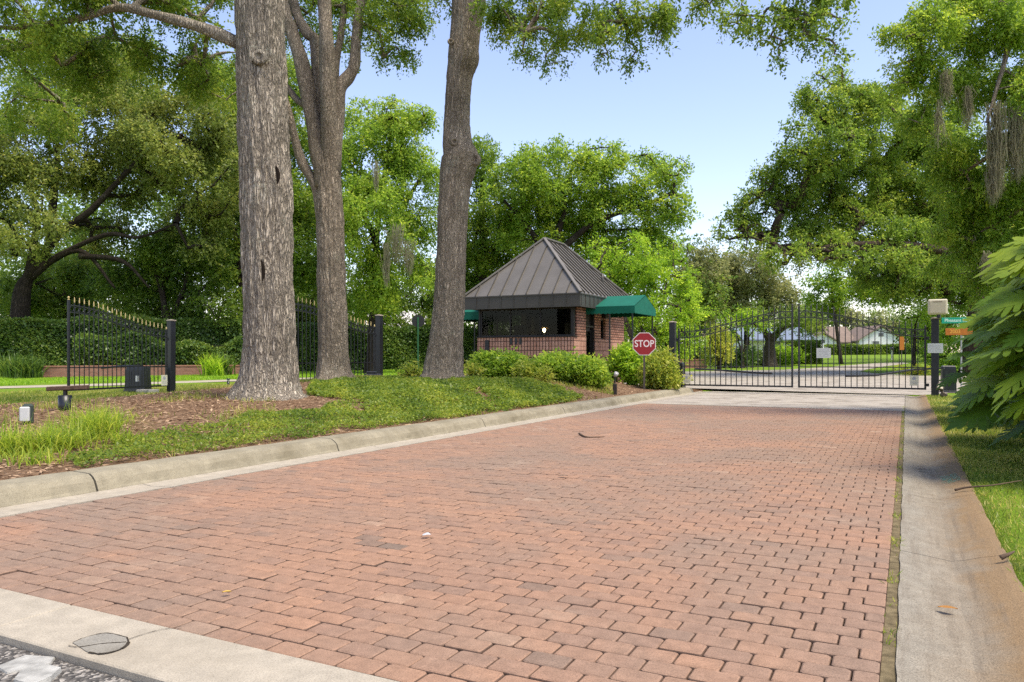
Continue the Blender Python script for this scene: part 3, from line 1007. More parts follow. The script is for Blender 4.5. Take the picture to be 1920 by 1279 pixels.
grow(m, nodes, [.08] * len(nodes), [p[0] for p in puffs], .012, maxr=.09, minr=.008)
tk1 = local(T1, m.build('trunk', M_trunk1, T1, smooth=True))
for hb in trunk_hollows: local(T1, hb.build('hollow', simple('dark_hollow', (.02, .015, .011), .95, 0, .05), tk1))  # dark lens laid on the bark surface to mark a slit
local(T1, crown_obj(T1, puffs, .075, .42, G_oak, seed=2, cap=95000, wid=.55, per=10, droop=.35, shell=.3))

# --- T2 : forked trunk
d2 = 21.0
T2 = make_tree_obj('oak_tree', gp(627, 714), 'brown oak trunk that forks into many upright limbs, middle of three big trunks', OAKS)
m = MB()
p2, r2 = trunk_tube(m, [(724, 586, 668), (708, 594, 658), (690, 597, 653), (640, 598, 651), (600, 597, 650), (500, 596, 647), (400, 594, 643), (350, 595, 640), (300, 596, 638), (262, 602, 634), (235, 608, 630)], d2, 44, .32, .020, 5, .020)
L2 = []
def l2(px, r0, r1, off=0): L2.extend(limb(m, px, d2, r0, r1, 12)[0][3::3])
l2([(612, 350), (600, 290), (588, 225, .1), (566, 120, .2), (548, 62, .3), (534, 20, .3), (520, -60, .5), (500, -160, .5)], .30, .12)
l2([(616, 340), (606, 240, .2), (598, 150, .3), (592, 80, .3), (576, 62, .3), (556, 25, .5), (545, -30, 1), (530, -120, 1.5)], .24, .10)
l2([(622, 330), (617, 230, -.2), (614, 120, -.3), (609, 20, -.3), (604, -80, -.3), (600, -200, 0)], .27, .14)
l2([(624, 320), (632, 230, .0), (637, 168, 0), (655, 142, .1), (665, 120, .1), (668, 70, .2), (676, 10, .3), (690, -80, .5), (700, -170, .5)], .22, .10)
l2([(622, 300), (628, 230, .4), (628, 130, .6), (640, 60, .8), (650, -20, 1), (660, -120, 1)], .16, .07)
l2([(604, 420), (594, 355), (566, 303), (550, 250, -.1), (535, 190, -.3), (515, 130, -.5), (500, 60, -.5)], .16, .08)
l2([(600, 330), (588, 212), (562, 192, .2), (540, 166, .4), (510, 120, .8), (480, 40, 1)], .13, .06)
puffs = []
rs = random.Random(5)
for cx, cy, rx, ry, dd, n in ((700, 30, 110, 75, 1, 18), (600, 10, 110, 70, 2.0, 18), (745, 85, 65, 45, 1, 10), (655, 95, 60, 40, 2.5, 7), (540, 60, 40, 90, 2, 9), (760, -40, 90, 70, 0, 12), (560, -120, 200, 80, 0, 6)):
    puffs += ellipse_puffs([(cx, cy, rx, ry, dd)], d2, rs, (.20, .34), n)
grow(m, L2, [.08] * len(L2), [p[0] for p in puffs], .013, maxr=.09, minr=.009)
local(T2, m.build('trunk', M_trunk2, T2, smooth=True))
local(T2, crown_obj(T2, puffs, .085, .50, G_oak, seed=3, cap=80000, wid=.55, per=10, droop=.35, shell=.3))

# --- T3 : leaning trunk with swellings, canopy over the drive
d3 = 20.3
T3 = make_tree_obj('oak_tree', gp(833, 714), 'tall bare oak trunk with knobbly swellings, rightmost of three big trunks', OAKS)
m = MB()
p3, r3 = trunk_tube(m, [(724, 782, 878), (705, 793, 869), (690, 797, 867), (640, 806, 868), (600, 811, 869), (500, 818, 872), (400, 822, 877), (345, 824, 882), (312, 826, 892), (292, 829, 895), (272, 830, 886), (240, 832, 881), (180, 836, 882), (140, 838, 886), (112, 840, 897), (92, 841, 897), (60, 845, 900), (30, 847, 906), (0, 849, 911), (-60, 856, 912), (-160, 866, 910), (-260, 880, 910)], d3, 48, .30, .02, 9, .018)
knot(m, 852, 266, d3 - .40, .10); knot(m, 889, 300, d3 - .22, .15); knot(m, 845, 78, d3 - .35, .07)
L3 = [tuple(p) for p in p3[-16::4]]
def l3(px, r0, r1): L3.extend(limb(m, px, d3, r0, r1, 12)[0][2::2])
l3([(880, -40), (960, -120, -1), (1060, -130, -2), (1180, -110, -3), (1320, -80, -4), (1440, -50, -5), (1540, -20, -5.5)], .26, .06)
l3([(890, -100), (930, -180, 1), (1010, -160, 2), (1100, -100, 2.5), (1180, -40, 3)], .2, .05)
l3([(880, -130), (800, -200, 0), (720, -180, -1), (640, -150, -1)], .2, .06)
l3([(1060, -130, -2), (1040, -60, -2), (1020, -10, -2), (1005, 40, -2)], .07, .02)
l3([(1180, -110, -3), (1170, -40, -3), (1160, 20, -3.2)], .07, .02)
puffs = []
rs = random.Random(8)
for cx, cy, rx, ry, dd, n in ((960, 0, 75, 50, -1, 12), (990, 70, 45, 50, -1.5, 9), (935, 55, 25, 45, -1, 5), (1070, 30, 80, 55, -2, 14), (1035, 105, 32, 28, -2, 5), (1150, 50, 60, 55, -3, 12), (1180, 95, 30, 38, -3, 6), (1130, 110, 18, 26, -3, 4), (1230, 10, 60, 45, -3.5, 10), (1245, 70, 20, 35, -3.5, 4), (1310, -10, 60, 40, -4, 8),
                              (1390, 30, 45, 35, -4.5, 8), (1460, 45, 65, 42, -5, 13), (1545, 55, 55, 42, -5.5, 10), (1465, 100, 20, 38, -5, 5), (1570, 90, 30, 22, -5.5, 5), (1540, -30, 90, 50, -5, 10), (1150, -90, 330, 40, -2, 9), (830, 20, 30, 30, .8, 4)):
    puffs += ellipse_puffs([(cx, cy, rx, ry, dd)], d3, rs, (.20, .34), n)
grow(m, L3, [.07] * len(L3), [p[0] for p in puffs], .010, maxr=.07, minr=.006)
local(T3, m.build('trunk', M_trunk2, T3, smooth=True))
local(T3, crown_obj(T3, puffs, .080, 1.0, G_oak, seed=4, cap=130000, wid=.5, per=11, droop=.55, shell=.25))


# ------------------------------------------------------------------ background trees
def bg_tree(name, label, d, base, ells, leaf, mat, group, seed, dens=1.0, limbs=(), trunk_r=.3, bark=None, n_per=20, size=(.18, .36), cap=60000, per=8, tip=.02, droop=.25, trunk=None, wid=.52, flat=.8, tvar=.5, shell=.5):
    rs = random.Random(seed)
    bx, by = WX(base, d)
    bz = float(H(bx, by))
    o = make_tree_obj(name, (bx, by, bz), label, group)
    m = MB()
    nodes = []
    tr = trunk or [(base, None), (ells[0][0], ells[0][1] + ells[0][3] * .4)]
    pts = [(bx, by, bz - .15)]
    for t_ in tr[1:]:
        pts.append(tuple(W(t_[0], t_[1], d + (t_[2] if len(t_) > 2 else 0))))
    P = catmull(pts, 6) if len(pts) > 2 else [np.array(pts[0]) + (np.array(pts[1]) - np.array(pts[0])) * k / 8 for k in range(9)]
    n = len(P)
    m.tube(P, [trunk_r * (1.25 - .75 * i / (n - 1)) for i in range(n)], 12, mod=lambda i, k, a: (1 + .35 * math.exp(-i * .9) * (.5 + .5 * math.sin(3 * a + seed))) * (1 + .05 * math.sin(4 * a + i * .4)))
    nodes += [tuple(p) for p in P[n // 2:]]
    for lp in limbs:
        q, _ = limb(m, lp[2], d, lp[0], lp[1], 8)
        nodes += q[2::2]
    puffs = []
    for e in ells:
        area = e[2] * e[3]
        k = max(5, int(1.5 * n_per * (area / 9000.0) ** .6))
        puffs += ellipse_puffs([e], d, rs, size, k)
    grow(m, nodes, [trunk_r * .5] * len(nodes), [p[0] for p in puffs], tip, rng=rs, maxr=trunk_r * .5, minr=.012)
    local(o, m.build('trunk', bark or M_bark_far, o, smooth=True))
    local(o, crown_obj(o, puffs, leaf, dens, mat, seed=seed, cap=cap, per=per, droop=droop, wid=wid, flat=flat, tvar=tvar, shell=shell))
    return o


BACK = 'trees behind the clipped hedge'
# live oak far left with dark limbs showing under its crown
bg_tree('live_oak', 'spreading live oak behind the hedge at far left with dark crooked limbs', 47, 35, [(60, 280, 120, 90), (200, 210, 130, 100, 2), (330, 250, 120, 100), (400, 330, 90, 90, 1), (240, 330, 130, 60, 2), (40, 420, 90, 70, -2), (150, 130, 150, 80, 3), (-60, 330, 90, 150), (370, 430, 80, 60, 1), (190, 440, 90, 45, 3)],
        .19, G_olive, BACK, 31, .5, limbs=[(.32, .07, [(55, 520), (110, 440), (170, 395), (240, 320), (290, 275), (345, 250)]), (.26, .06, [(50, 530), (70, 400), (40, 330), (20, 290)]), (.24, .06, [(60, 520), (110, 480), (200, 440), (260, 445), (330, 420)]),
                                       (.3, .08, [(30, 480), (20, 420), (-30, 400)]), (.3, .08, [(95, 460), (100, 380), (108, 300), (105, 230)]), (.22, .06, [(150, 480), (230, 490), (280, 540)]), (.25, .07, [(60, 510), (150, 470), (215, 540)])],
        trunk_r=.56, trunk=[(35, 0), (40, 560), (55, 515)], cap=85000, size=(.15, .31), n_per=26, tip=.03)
bg_tree('live_oak', 'olive toned live oak seen between the left trunks', 52, 455, [(420, 180, 90, 90), (430, 330, 80, 120, 2), (500, 250, 90, 120, 1), (560, 340, 80, 130, 0), (570, 460, 90, 90), (450, 470, 90, 80, 2), (545, 150, 60, 60)],
        .20, G_oak, BACK, 32, .6, limbs=[(.2, .05, [(455, 560), (440, 430), (415, 380), (425, 330)]), (.3, .08, [(460, 540), (500, 430), (520, 330)])], trunk_r=.4, cap=65000, trunk=[(455, 0), (457, 600), (462, 540)])
bg_tree('live_oak', 'tall live oak with grey moss between forked trunk and leaning trunk', 47, 700, [(700, 300, 80, 90), (760, 260, 70, 80, 1), (690, 220, 60, 50, 2), (780, 370, 60, 100), (700, 420, 90, 90, -1), (740, 520, 90, 70), (655, 340, 50, 90, 1), (690, 560, 80, 50, 1), (735, 205, 28, 34, 0), (790, 215, 25, 30)],
        .18, G_oakbright, BACK, 33, .62, limbs=[(.3, .08, [(700, 560), (705, 460), (680, 400), (665, 360)]), (.3, .08, [(702, 540), (740, 420), (790, 330)]), (.2, .06, [(704, 460), (720, 330), (740, 220)])], trunk_r=.4, cap=75000, trunk=[(700, 0), (702, 600), (702, 540)], size=(.15, .31), n_per=26, droop=.5)
bg_tree('oak_tree', 'bright green rounded oak behind the guardhouse roof', 54, 1035, [(1040, 330, 110, 65), (1130, 300, 70, 48), (1210, 330, 80, 50, 1), (1245, 380, 55, 55), (1170, 400, 110, 55, 1), (1060, 410, 110, 60, 2), (960, 350, 70, 55), (1000, 430, 90, 60, 1), (1180, 460, 100, 60, 2), (1145, 275, 30, 25), (1265, 320, 36, 30), (1280, 400, 26, 24), (1085, 480, 90, 60, 3), (985, 300, 40, 30)],
        .20, G_oakbright, BACK, 34, .65, limbs=[(.35, .08, [(1035, 520), (1045, 440), (1060, 390), (1050, 340)]), (.3, .07, [(1036, 500), (1000, 440), (965, 400), (945, 375)]), (.3, .07, [(1040, 480), (1110, 420), (1190, 390), (1250, 370)])], trunk_r=.5, cap=95000, trunk=[(1035, 0), (1033, 560), (1036, 500)], size=(.14, .28), n_per=30)
bg_tree('oak_tree', 'loose pale green oak with a rusty dead spray left of the guardhouse', 58, 905, [(905, 300, 50, 55), (930, 380, 70, 60), (900, 440, 60, 60), (960, 480, 80, 60, 2), (885, 520, 60, 60), (940, 560, 70, 50, 1), (1000, 540, 90, 60, 4)],
        .21, G_oak, BACK, 35, .75, trunk_r=.35, cap=60000, limbs=[(.2, .05, [(905, 560), (890, 470), (900, 400), (890, 330)])], size=(.22, .36))
bg_tree('oak_tree', 'dark understory tree with several stems behind the hedge left of the broad trunk', 50, 320, [(300, 470, 90, 60), (380, 500, 90, 70, 1), (250, 530, 100, 60, 2), (400, 580, 90, 50), (320, 580, 90, 40, 3)],
        .19, G_dark, BACK, 36, .55, trunk_r=.22, cap=40000, limbs=[(.25, .06, [(320, 620), (300, 540), (280, 480)]), (.22, .06, [(320, 600), (345, 540), (360, 470)])])
bg_tree('oak_tree', 'dark leafy understory tree behind the hedge at far left edge', 56, 130, [(120, 520, 110, 60), (30, 540, 100, 50), (190, 560, 90, 50, 2), (90, 590, 120, 35, 1)], .2, G_dark, BACK, 37, .55, trunk_r=.25, cap=40000)
bg_tree('oak_tree', 'shadowy understory tree behind the open gate leaf by the forked trunk', 56, 590, [(560, 560, 90, 60), (650, 590, 90, 50, 1), (770, 580, 80, 50, 2), (500, 580, 80, 50), (830, 540, 70, 70, 4)], .2, G_dark, BACK, 38, .6, trunk_r=.25, cap=45000)
# chartreuse tree beside the guardhouse
bg_tree('shrub_tree', 'chartreuse feathery tree right behind the green awning', 36, 1215, [(1140, 490, 45, 40), (1200, 480, 50, 45), (1250, 520, 55, 50, 1), (1180, 540, 60, 50, 1), (1280, 580, 36, 50), (1240, 590, 55, 50), (1200, 610, 50, 40, 1), (1265, 640, 40, 36), (1115, 465, 24, 20), (1225, 660, 50, 30), (1290, 530, 32, 40, 1), (1300, 620, 28, 50, 1), (1275, 470, 26, 26, 1)],
        .13, G_yel, None, 39, .8, trunk_r=.12, cap=70000, size=(.15, .31), n_per=26, limbs=[(.08, .03, [(1215, 660), (1190, 580), (1150, 520)]), (.08, .03, [(1216, 650), (1240, 580), (1250, 530)])], bark=M_bark_mid, per=10)
# far trees beyond the road
FAR = 'trees beyond the road behind the gate'
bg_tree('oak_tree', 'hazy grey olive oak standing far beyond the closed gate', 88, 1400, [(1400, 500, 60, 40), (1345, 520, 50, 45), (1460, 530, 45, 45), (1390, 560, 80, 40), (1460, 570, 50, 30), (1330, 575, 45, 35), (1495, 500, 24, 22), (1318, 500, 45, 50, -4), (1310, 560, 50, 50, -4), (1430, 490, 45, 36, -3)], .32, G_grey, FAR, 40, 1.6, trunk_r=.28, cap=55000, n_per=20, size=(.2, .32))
bg_tree('oak_tree', 'round golden green tree beyond the gate centre', 64, 1578, [(1556, 505, 38, 32), (1530, 545, 26, 36), (1600, 540, 50, 40), (1550, 560, 40, 34, 1), (1640, 530, 50, 40), (1690, 532, 60, 34, 2), (1520, 585, 26, 24, 2)], .22, G_oakbright, FAR, 41, 1.3, trunk_r=.13, bark=M_bark_mid, cap=50000, n_per=18, size=(.22, .34))
bg_tree('oak_tree', 'small multi stemmed crape tree on the lawn behind the left gate leaf', 56, 1392, [(1340, 592, 32, 20), (1385, 598, 40, 24), (1420, 612, 26, 18), (1360, 618, 40, 16), (1410, 590, 24, 14)], .15, G_yel, FAR, 42, .6, trunk_r=.14, cap=26000, limbs=[(.10, .03, [(1392, 672), (1384, 640), (1362, 610)]), (.10, .03, [(1393, 672), (1400, 640), (1418, 612)]), (.10, .03, [(1392, 672), (1391, 640), (1388, 600)])], trunk=[(1392, 0), (1392, 672), (1391, 650)], bark=M_bark_mid, n_per=22)
bg_tree('oak_tree', 'stout dark lawn oak beside the gate meeting stiles', 60, 1443, [(1480, 600, 50, 26), (1440, 590, 40, 26), (1520, 610, 40, 22, 1), (1460, 622, 30, 12)], .18, G_dark, FAR, 43, .8, trunk_r=.46, cap=30000, trunk=[(1443, 0), (1443, 650), (1446, 625)], limbs=[(.35, .1, [(1444, 640), (1465, 618), (1490, 608)]), (.3, .1, [(1443, 640), (1430, 615), (1415, 600)])], bark=M_bark_mid, n_per=22)
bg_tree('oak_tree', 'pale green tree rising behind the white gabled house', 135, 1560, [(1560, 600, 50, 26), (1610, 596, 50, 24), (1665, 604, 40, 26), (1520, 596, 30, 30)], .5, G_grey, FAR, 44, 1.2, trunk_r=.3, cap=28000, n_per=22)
bg_tree('oak_tree', 'sunny yellow green tree behind the right gate leaf by the orange sign', 46, 1712, [(1716, 604, 24, 20), (1738, 600, 28, 26), (1775, 610, 36, 34, 1), (1740, 650, 26, 30), (1790, 660, 30, 40)], .14, G_yel, FAR, 45, .85, trunk_r=.12, cap=34000, n_per=22, bark=M_bark_mid)

# --- big oak on the right with low sweeping limb
bg_tree('live_oak', 'huge live oak on the right with long limb sweeping over the gate', 40, 1832, [(1560, 190, 75, 55), (1640, 230, 100, 70, 1), (1540, 270, 90, 60, -1), (1490, 330, 85, 50), (1430, 390, 70, 45), (1380, 430, 45, 35), (1530, 400, 100, 50, 1), (1620, 350, 110, 70, 2), (1660, 440, 110, 55), (1560, 455, 90, 30, -1), (1470, 450, 60, 26), (1740, 330, 110, 100, 3), (1740, 470, 100, 60, 2), (1560, 140, 40, 26), (1850, 420, 120, 110, 4), (1700, 530, 80, 40, 1), (1800, 540, 70, 40, 3), (1650, 520, 60, 26, 3), (1880, 520, 110, 60, 3), (1780, 500, 110, 50, 5), (1680, 500, 90, 40, 5), (1760, 230, 90, 80, 4), (1700, 400, 90, 60, 4), (1480, 478, 60, 22, -3), (1560, 480, 50, 18, -3), (1640, 478, 60, 24, -3), (1720, 486, 60, 26, -2), (1420, 455, 36, 26, -2)],
        .155, G_oak, None, 46, .85, limbs=[(.30, .08, [(1825, 540), (1790, 480, -.5), (1720, 462, -1), (1640, 458, -1.5), (1560, 462, -2), (1490, 478, -2), (1430, 440, -2)]), (.16, .04, [(1830, 520), (1815, 440), (1780, 390, 2), (1740, 340, 3)])],
        trunk_r=.62, trunk=[(1832, 0), (1834, 610), (1830, 540)], cap=120000, size=(.14, .28), n_per=30, tip=.025, bark=bark_mat('bark_right_oak', (.05, .036, .026), (.17, .125, .095), .8, .2))

# --- near oak hanging in from the right edge
d9 = 15.0
R2 = make_tree_obj('oak_tree', (7.6, 15.6, .12), 'near moss draped oak hanging its branches in from the right edge')
m = MB()
P = catmull([(7.6, 15.6, 0), (7.5, 15.5, 2), (7.2, 15.3, 4.5), (6.6, 15.0, 7.0), (6.0, 14.8, 9.0)], 6)
m.tube(P, [.55 - .3 * i / (len(P) - 1) for i in range(len(P))], 16, mod=lambda i, k, a: 1 + .05 * math.sin(5 * a + i * .4) + .3 * math.exp(-i * .8))
N9 = [tuple(p) for p in P[10::3]]
for q in ([(2010, 180), (1930, 30, .3), (1850, 20, .3), (1770, 40, 0), (1700, 70, -.3)], [(1990, 120), (1910, 45), (1880, 130, -.3), (1850, 230, -.5)], [(2010, 250), (1930, 260), (1860, 290), (1800, 330, .5)], [(2000, 60), (1900, -40), (1780, -30), (1690, -20)], [(2010, 330), (1900, 400, .5), (1830, 440, 1)]):
    N9 += limb(m, q, d9, .10, .02, 8)[0][2::2]
rs = random.Random(77)
puffs = []
for cx, cy, rx, ry, dd, n in ((1700, 60, 50, 40, 0, 8), (1760, 40, 70, 60, 0, 11), (1850, 40, 90, 70, 0, 14), (1690, 140, 45, 50, 0, 9), (1750, 140, 60, 60, 0, 11), (1660, 175, 24, 26, 0, 4), (1830, 160, 80, 70, .5, 12), (1900, 120, 70, 90, 0, 10), (1740, 220, 50, 40, .3, 8), (1800, 270, 60, 50, .5, 9), (1880, 260, 70, 70, .6, 10), (1790, 370, 45, 40, .8, 9), (1850, 370, 60, 60, .8, 10), (1900, 420, 50, 60, .8, 8), (1810, 450, 50, 40, 1.2, 9), (1870, 500, 60, 40, 1.2, 9), (1760, 420, 26, 40, 1, 6), (1830, 540, 40, 30, 1.2, 6), (1800, 330, 60, 50, 1, 8), (1760, 300, 40, 50, 1, 6), (1830, 420, 60, 60, 1.5, 9), (1780, 510, 50, 40, 2, 7), (1900, 330, 60, 60, 1, 8), (1905, 20, 60, 60, -.4, 10), (1820, -10, 70, 40, .3, 8), (1925, 180, 50, 60, -.3, 8), (1895, 470, 60, 50, .5, 9), (1960, 250, 80, 200, 0, 16)):
    puffs += ellipse_puffs([(cx, cy, rx, ry, dd)], d9, rs, (.24, .40), n)
grow(m, N9, [.05] * len(N9), [p[0] for p in puffs], .007, maxr=.05, minr=.005, rng=rs)
local(R2, m.build('trunk', M_trunk2, R2, smooth=True))
local(R2, crown_obj(R2, puffs, .072, 1.0, G_oakbright, seed=9, cap=130000, wid=.42, per=11, droop=.5, shell=.25))

# far woodland mass closing the view
def woods():
    rng = np.random.default_rng(41)
    C, R = [], []
    for px0, px1, dd, top, n in ((-250, 640, 70, 300, 260), (600, 1330, 84, 470, 120), (1250, 1760, 140, 590, 60), (1730, 2300, 66, 330, 110)):
        for _ in range(n):
            px = rng.uniform(px0, px1); d = dd + rng.uniform(-5, 9)
            tp = top + 60 * math.sin(px * .013) + 30 * math.sin(px * .041)
            py = tp + (655 - tp) * rng.random() ** .8
            C.append(tuple(W(px, py, d))); R.append(rng.uniform(1.4, 2.8) * d / 80)
    C = np.array(C); R = np.array(R)
    V, tn = puff_leaves(C, R, R ** 2 * 4 * 1.0 / (.36 * .36 * .26), .36, 7, None, .3, .85, rng, .5, .52)
    tag(quad_mesh('far_woods', V, G_dark, tn), 'dense dark woodland closing the view behind the trees', 'woods', kind='stuff')


woods()


# ------------------------------------------------------------------ spanish moss
def moss_clump(px, py, d, h, wdt, n, label, seed, group, wk=.007):
    rng = np.random.default_rng(seed)
    top = W(px, py, d)
    o = empty('spanish_moss', top, 0, label, 'moss', group)
    Vs = []
    ln = h * (.35 + .65 * rng.random(n))
    bx = rng.normal(0, wdt, n); by = rng.normal(0, wdt * .7, n)
    seg = 10
    n0 = n
    x, y, z = bx.copy(), by.copy(), -rng.random(n) ** 1.6 * h * .6
    ln = np.minimum(ln, (h + z) * 1.05)
    a = rng.uniform(0, 6.28, n); vx, vy = rng.normal(0, .012, n), rng.normal(0, .012, n)
    for s in range(seg):
        vx = vx * .5 + rng.normal(0, .014, n) - x * .05; vy = vy * .5 + rng.normal(0, .014, n) - y * .05
        nx_ = x + vx; ny_ = y + vy; nz_ = z - ln / seg * rng.uniform(.6, 1.3, n)
        w0 = wk * (1 - s / seg * .7); w1 = wk * (1 - (s + 1) / seg * .7)
        dx, dy = np.cos(a), np.sin(a); a = a + rng.normal(0, .5, n)
        ex, ey = np.cos(a), np.sin(a)
        V = np.empty((n, 4, 3))
        V[:, 0] = np.stack([x - dx * w0, y - dy * w0, z], -1); V[:, 1] = np.stack([x + dx * w0, y + dy * w0, z], -1)
        V[:, 2] = np.stack([nx_ + ex * w1, ny_ + ey * w1, nz_], -1); V[:, 3] = np.stack([nx_ - ex * w1, ny_ - ey * w1, nz_], -1)
        Vs.append(V); x, y, z = nx_, ny_, nz_
        # side curls
        k = rng.random(n) < .5
        L = rng.normal(0, .035, (k.sum(), 3)); L[:, 2] = -np.abs(L[:, 2])
        c0 = np.stack([x, y, z], -1)[k]
        Q = np.empty((k.sum(), 4, 3)); sdx = np.stack([dx, dy, 0 * dx], -1)[k] * wk * .5
        Q[:, 0] = c0 - sdx; Q[:, 1] = c0 + sdx; Q[:, 2] = c0 + L + sdx * .4; Q[:, 3] = c0 + L - sdx * .4
        Vs.append(Q)
    V = np.concatenate(Vs)
    quad_mesh('strands', V, G_moss, np.clip(rng.normal(.5, .2, len(V)), 0, 1), o)


MOSS = 'spanish moss hanging on the right oak'
for i, (px, py, h, wd, n, lab) in enumerate(((1868, 190, 1.75, .09, 260, 'longest grey moss beard hanging from the right oak'), (1905, 200, 1.35, .10, 240, 'thick grey moss beard at the right picture edge'), (1815, 160, .75, .04, 90, 'thin moss strand below the right oak branch near its tip'), (1775, 130, .6, .05, 90, 'short moss tuft high on the right oak, left of the other beards'),
                                            (1862, 300, .8, .05, 100, 'lower wisp of moss below the longest beard'), (1850, 470, .55, .05, 80, 'pale moss tuft low beside the philodendron leaves'), (1760, 185, .9, .025, 50, 'single narrow moss thread before the big live oak'))):
    moss_clump(px, py, d9 - .5, h, wd, n, lab, 60 + i, MOSS)
for i, (px, py, h, wd, n, lab) in enumerate(((705, 300, 1.3, .12, 70, 'pale moss tuft high in the tall live oak'), (742, 420, 1.7, .3, 120, 'wide pale moss curtain low in the tall live oak'), (725, 455, 1.9, .15, 80, 'narrow pale moss strand low in the tall live oak'), (765, 450, 1.5, .25, 90, 'moss fringe beside the leaning trunk'))):
    moss_clump(px, py, 40, h * 1.2, wd, n, lab, 80 + i, 'spanish moss hanging in the tall live oak', .014)


# ------------------------------------------------------------------ hedges, shrubs
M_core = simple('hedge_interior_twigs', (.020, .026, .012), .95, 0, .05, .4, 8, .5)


def hedge(name, label, A, B, z1, thick, leaf, mat, n, seed, top_noise=.12, z0=0, group=None):
    A = Vector(A); B = Vector(B)
    o = empty(name, (A.x, A.y, float(H(A.x, A.y))), 0, label, 'hedge', group)
    rng = np.random.default_rng(seed)
    ax = (B - A); L = ax.length; ax = ax.normalized(); nn = Vector((-ax.y, ax.x, 0))
    bz = o.location.z
    n1 = int(n * .62); n2 = n - n1
    s = rng.random(n) * L
    front = np.arange(n) < n1
    top = z1 + top_noise * np.sin(s * .7) + top_noise * .7 * np.sin(s * 2.1 + 1)
    gz = H(A.x + ax.x * s, A.y + ax.y * s)
    hz = np.where(front, gz + z0 + (top - z0) * rng.random(n), gz + top + rng.normal(0, .06, n))
    off = np.where(front, -thick / 2 + rng.normal(0, .10, n) + .12 * np.sin(s * 1.3 + hz * 1.7), (rng.random(n) - .5) * thick)
    C = np.stack([A.x + ax.x * s + nn.x * off, A.y + ax.y * s + nn.y * off, hz], -1) - np.array(o.location)
    D = rng.normal(size=(n, 3)) * .7 + np.where(front[:, None], np.array([-nn.x, -nn.y, .1]) * .6, np.array([0, 0, .8]))
    N = rng.normal(size=(n, 3)) * .6 + np.where(front[:, None], np.array([-nn.x, -nn.y, .5]), np.array([0, 0, 1]))
    Ls = leaf * (.6 + .8 * rng.random(n))
    tone = np.clip(.40 + .18 * np.sin(s * .9 + hz) + rng.normal(0, .17, n) + np.where(front, 0, .15), 0, 1)  # leaves on top get a lighter tone than the front
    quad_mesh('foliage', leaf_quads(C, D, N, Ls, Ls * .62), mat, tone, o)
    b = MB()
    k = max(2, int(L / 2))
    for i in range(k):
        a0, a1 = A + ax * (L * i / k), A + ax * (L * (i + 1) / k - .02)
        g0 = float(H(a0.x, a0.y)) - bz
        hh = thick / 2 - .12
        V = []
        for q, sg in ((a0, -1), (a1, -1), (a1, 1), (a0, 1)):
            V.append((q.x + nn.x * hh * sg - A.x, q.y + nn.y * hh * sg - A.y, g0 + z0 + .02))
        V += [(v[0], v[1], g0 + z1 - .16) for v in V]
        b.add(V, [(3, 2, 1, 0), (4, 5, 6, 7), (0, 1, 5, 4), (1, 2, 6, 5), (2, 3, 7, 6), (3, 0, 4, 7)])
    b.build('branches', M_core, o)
    return o


hA, hB = WX(-170, 45.5), WX(890, 60)
def XY(px, d): x, y = WX(px, d); return (x, y, 0)
hedge('hedge', 'long clipped dark green hedge behind the footpath on the left', XY(-170, 45), XY(452, 50), 3.35, 1.6, .17, G_hedge, 90000, 1)
hedge('hedge', 'clipped green hedge between the forked trunk and the guardhouse', XY(556, 52), XY(885, 60), 3.0, 1.6, .18, G_hedge, 60000, 2)
hedge('hedge', 'shaded hedge gap filler between the two long hedges behind broad trunk', XY(440, 51.5), XY(575, 53.5), 2.7, 1.4, .18, G_hedge, 22000, 3)
hedge('hedge', 'loose olive shrub row in front of the long hedge behind the open left leaf', XY(140, 43.6), XY(450, 48.2), 2.0, 1.0, .17, G_hedge, 24000, 7, .32)
hedge('hedge', 'low box hedge on the lawn behind the gate centre', XY(1478, 66), XY(1532, 66), 1.75, 1.6, .16, G_dark, 12000, 4, .05)
hedge('hedge', 'low dark hedge before the white gabled house', XY(1548, 104), XY(1720, 104), 1.15, 1.2, .22, G_dark, 14000, 5, .04)
hedge('hedge', 'low clipped hedge beyond the brick wall behind the gate', XY(1270, 58), XY(1310, 58), 1.5, 1.6, .16, G_hedge, 9000, 6, .05)


def shrub(name, label, c, rx, ry, h, leaf, mat, n, seed, cat='shrub', group=None, per=7, lumps=9, wid=.5, droop=.0, z0=.1):
    rng = np.random.default_rng(seed); rs = random.Random(seed)
    o = empty(name, c, 0, label, cat, group)
    C, R = [], []
    for i in range(lumps):
        a = 2 * math.pi * i / lumps + rs.uniform(-.3, .3); q = rs.uniform(.25, .68)
        z = h * rs.uniform(.22, .74)
        C.append((rx * q * math.cos(a), ry * q * math.sin(a), z)); R.append(min(rx, ry, h) * rs.uniform(.44, .62))
    C.append((0, 0, h * .62)); R.append(min(rx, ry, h) * .55)
    V, tn = puff_leaves(C, R, np.array(R) ** 2 / sum(x * x for x in R) * n, leaf, per, leaf * 2, droop, 1.0, rng, .6, wid)
    V[..., 2] *= h / np.percentile(V[..., 2], 98.5)
    V[..., 0] *= rx / np.percentile(np.abs(V[..., 0]), 97); V[..., 1] *= ry / np.percentile(np.abs(V[..., 1]), 97)
    keep = V[:, 0, 2] > z0 * .3
    quad_mesh('foliage', V[keep], mat, tn[keep], o)
    m = MB()
    for i, p in enumerate(C):
        a = rs.uniform(0, 6.28)
        st = (rx * .12 * math.cos(a), ry * .12 * math.sin(a), -.05)
        m.tube(catmull([st, (p[0] * .4, p[1] * .4, p[2] * .55), p], 3), [.018 * max(1, h), ] * 7, 5)
    m.build('stems', M_stemwood, o, smooth=True)
    return o


def gpd(px, d):
    x, y = WX(px, d); return (x, y, float(H(x, y)))


